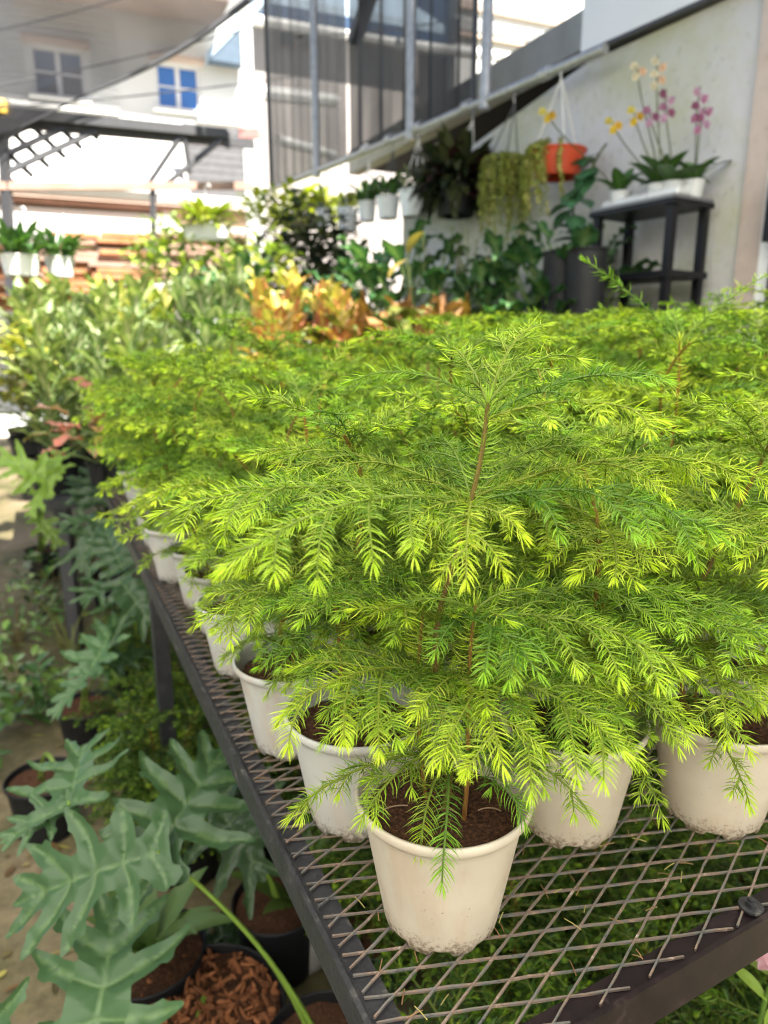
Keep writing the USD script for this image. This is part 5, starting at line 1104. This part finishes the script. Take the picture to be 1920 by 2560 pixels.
# leaves climbing beside the orange pot
p = on_wall(1262, 335, .2); t = thing('climbing_vine', 'dark leaved vine climbing on the wall right of the orange pot', 'vine', (p[0], p[1], 0)); rng = np.random.default_rng(88)
pts = spline([on_wall(u, v, o) - [p[0], p[1], 0] for u, v, o in ((1235, 620, .2), (1250, 520, .16), (1240, 440, .2), (1270, 380, .14), (1285, 350, .1), (1310, 310, .06))], 30); MB().tube(pts, .006, 6, (.12, .15, .05)).build('stem', M['leaf_matte'], t)
for k in range(26):
    q = pts[min(29, k + 2)]; v, f, c = blade(.13, .10, rng.uniform(-50, 20), 40, rng.uniform(2.2, 5.2), n=7, tones=lambda s, u: np.array([.05, .13, .06]) * (1 + .6 * (abs(u) < .2)), base=q); put('leaf', v, f, M['leaf_gloss'], t, True, c)

# ------------------------------------------------------------------ plastic shelf with orchids
def wall_at_u(u, off):
    return at_plane(u, 500, WALL_A + WALL_N * off, WALL_N)
C2 = wall_at_u(1530, .06); w_ = .3
for _ in range(60):
    C1 = C2 + WALL_N * w_
    w_ += (project(np.r_[C1[:2], 1.6])[0] - 1441) * .0008
C1 = C2 + WALL_N * w_; lo, hi = .1, 3.0
for _ in range(40):
    m = (lo + hi) / 2; lo, hi = (m, hi) if project(np.r_[(C1 + WALL_DIR * m)[:2], 1.6])[0] > 1272 else (lo, m)
l_ = lo; z_top = float(at_y(1441, 418, C1[1])[2]); z_mid = float(at_y(1441, 582, C1[1])[2]); th_ = float(z_top - at_y(1441, 438, C1[1])[2])
shelf = thing('plastic_shelf', 'black plastic shelf rack standing against the wall with orchids on top', 'shelf', (C1[0], C1[1], 0))
rz_ = math.atan2(WALL_DIR[1], WALL_DIR[0])   # local x along the wall, local -y ... towards the wall
def sbox(x0, x1, y0, y1, z0, z1): 
    mb = MB(); v = [WALL_DIR * x - WALL_N * y + np.array([0, 0, z]) for x in (x0, x1) for y in (y0, y1) for z in (z0, z1)]
    return mb.add(v, [[0, 1, 3, 2], [4, 6, 7, 5], [0, 4, 5, 1], [2, 3, 7, 6], [1, 5, 7, 3], [0, 2, 6, 4]])
k = .016
for x in (0, l_ - k * 2):
    for y in (0, w_ - k * 2): sbox(x, x + k * 2, y, y + k * 2, 0, z_top - th_ - .002).build('leg', M['black_plastic'], shelf)
for i in range(6):
    y0 = -.012 + (w_ + .02) * i / 6; sbox(-.012, l_ + .012, y0, y0 + (w_ + .02) / 6 - .006, z_top - .012, z_top).build('slat', plain('grey_shelf_plastic', (.16, .165, .175), .4, .4) if i == 0 else M['grey_shelf'], shelf)
    if i == 0: M['grey_shelf'] = UsdShade.Material.Get(stage, '/World/Looks/grey_shelf_plastic')
sbox(-.012, l_ + .012, -.014, w_ + .01, z_top - th_, z_top - .014).build('top_tray', M['black_plastic'], shelf)
for zz in (z_mid, z_mid - (z_top - z_mid), z_mid - 2 * (z_top - z_mid)):
    sbox(-.010, l_ + .010, -.012, w_ + .008, zz - th_ * .8, zz).build('shelf_board', M['black_plastic'], shelf)
def on_shelf(x, y): p = C1 + WALL_DIR * x - WALL_N * y; return np.array([p[0], p[1], z_top + .001])
def orchid(label, base, spikes, cols, n_leaf, seed, leaf_L=.17):
    t = thing('orchid', label, 'orchid', base); rng = np.random.default_rng(seed)
    v, f = lathe([(.001, .0), (.035, 0), (.045, .065), (.048, .07), (.045, .072), (.040, .05), (.001, .05)], 24); put('pot', v, f, M['glass_tray'], t, 40)
    for k in range(n_leaf):
        v, f, c = blade(leaf_L * rng.uniform(.7, 1.2), leaf_L * .36, rng.uniform(25, 70), rng.uniform(25, 70), k * 2.4 + seed, n=8, tones=lambda s, u: np.array([.05, .11, .025]) * (1 + .5 * (abs(u) < .2)), base=(0, 0, .055)); put('leaf', v, f, M['leaf_gloss'], t, True, c)
    for (u, v_, v_low) in spikes:
        tip = at_y(u, v_, base[1]) - base; low = at_y(u, v_low, base[1]) - base
        P = spline([(0, 0, .06), (tip[0] * .35, -.01, tip[2] * .45), (tip[0] * .85, -.015, tip[2] * .85), (tip[0], -.03, tip[2])], 18); sp_ = MB().tube(P, .0028, 5, (.07, .09, .03)).build('flower_spike', M['leaf_matte'], t)
        nfl = max(3, int((tip[2] - low[2]) / .019))
        for q in range(nfl):
            h = low[2] + (tip[2] - low[2]) * q / nfl; c0 = np.array([np.interp(h, P[:, 2], P[:, c]) for c in (0, 1)] + [h]); sd = 1 if q % 2 else -1
            c0 = c0 + np.array([sd * .016, -.012, 0]); col = np.array(cols[q % len(cols)]); mb = MB()
            for m in range(5):
                a = m * 1.2566 + .3 + q; R_ = .019 if m % 2 else .016
                d = np.array([math.cos(a), -.25, math.sin(a)]); sdv = np.array([-math.sin(a), 0, math.cos(a)]); b = [c0, c0 + d * R_ * .55 + sdv * R_ * .5, c0 + d * R_ * 1.15, c0 + d * R_ * .55 - sdv * R_ * .5]; mb.add(b, [[0, 1, 2], [0, 2, 3]], col * rng.uniform(.8, 1.2))
            v, f = tube([c0, c0 + [0, -.012, -.006]], [.004, .002], 5); mb.add(v, f, col * .5 + np.array([.2, .12, .0])); mb.build('flower', M['petal'], t)
    return t
sx = lambda u: float(np.clip(np.interp(u, [1275, 1441], [l_, 0]), .03, l_ - .04))
PUR, YEL, PALE = [(.36, .15, .27), (.46, .27, .40), (.25, .07, .16)], [(.62, .44, .03), (.55, .33, .03), (.60, .52, .10)], [(.66, .60, .42), (.62, .40, .26)]
orchid('pink-purple orchid with two tall spikes, nearest the right end of the shelf', on_shelf(.04, w_ * .7), [(1506, 192, 260), (1515, 235, 285)], PUR, 6, 91)
orchid('mauve orchid with two spikes in the middle of the shelf', on_shelf(.10, w_ * .5), [(1432, 198, 260), (1395, 232, 270)], PUR[1:] + PUR, 7, 92, .20)
orchid('yellow orchid with an arching spike at the left of the shelf', on_shelf(.16, w_ * .45), [(1362, 232, 268), (1312, 258, 285)], YEL, 5, 93)
orchid('pale cream orchid whose spike rises highest above the shelf', on_shelf(.2, w_ * .7), [(1415, 128, 190), (1370, 140, 172)], PALE, 5, 94)
orchid('small orchid with a single yellow spike at the left end of the shelf', on_shelf(l_ - .06, w_ * .4), [(1170, 240, 262)], YEL, 5, 95)
for i, (x, y, lb) in enumerate(((.08, w_ * .3, 'clear plastic tray at the near corner of the shelf top'), (l_ * .62, w_ * .4, 'clear plastic tray in the middle of the shelf top'), (l_ * .85, w_ * .45, 'clear plastic tray at the left end of the shelf top'))):
    q = on_shelf(x, y); m = bevelled((.15, .09, .035), .008); o = put('plastic_tray', m.vertices @ np.array([[WALL_DIR[0], WALL_DIR[1], 0], [-WALL_N[0], -WALL_N[1], 0], [0, 0, 1]]) + q + [0, 0, .0185], m.faces, M['glass_tray']); tag(o, lb, 'tray')
# black pots on the floor by the shelf
for i, (u, v, y, lb) in enumerate(((1268, 555, 3.05, 'tall black pot standing left of the shelf legs'), (1215, 560, 3.2, 'black pot of the dark broad-leaved plant left of the shelf'))):
    p = at_y(u, v, y); t = thing('black_pot', lb, 'pot', (p[0], p[1], 0.001)); pot_simple(t, .085, .07, float(p[2]) + .03, M['pot_black'], seed=i)

# fallen leaves on the path
mb = MB(); rng = np.random.default_rng(123)
for k in range(260):
    y = rng.uniform(1.2, 4.5); x = -.54 * y * rng.uniform(.45, 1.15) - .05; c = np.array([[.20, .12, .05], [.30, .24, .10], [.12, .10, .04], [.36, .32, .08]][k % 4]) * rng.uniform(.6, 1.2)
    v, f, cc = blade(rng.uniform(.015, .06), rng.uniform(.006, .02), rng.uniform(-5, 12), rng.uniform(-30, 30), rng.uniform(0, 6.28), n=5, tones=lambda s, u: c, base=(x, y, .006)); mb.add(v, f, cc)
tag(mb.build('fallen_leaves', M['leaf_matte']), 'small brown and yellow fallen leaves scattered on the path', 'leaf litter', kind='stuff')

mb = MB(); rng = np.random.default_rng(321)
for k in range(130):
    p = CORNER + SIDE * rng.uniform(.02, .5) + FRONT * rng.uniform(.02, .7); c = np.array([[.30, .17, .08], [.22, .13, .06], [.34, .30, .10]][k % 3]) * rng.uniform(.6, 1.2); az = rng.uniform(0, 6.28); L = rng.uniform(.008, .017); d = np.array([math.cos(az), math.sin(az), 0]) * L
    mb.tube([p + [0, 0, .0012], p + d * .5 + [0, 0, .0018], p + d + [0, 0, .0010]], .0005, 4, c)
tag(mb.build('fallen_needles', M['bark']), 'dry brown pine needles caught on the front of the mesh table top', 'leaf litter', kind='stuff')
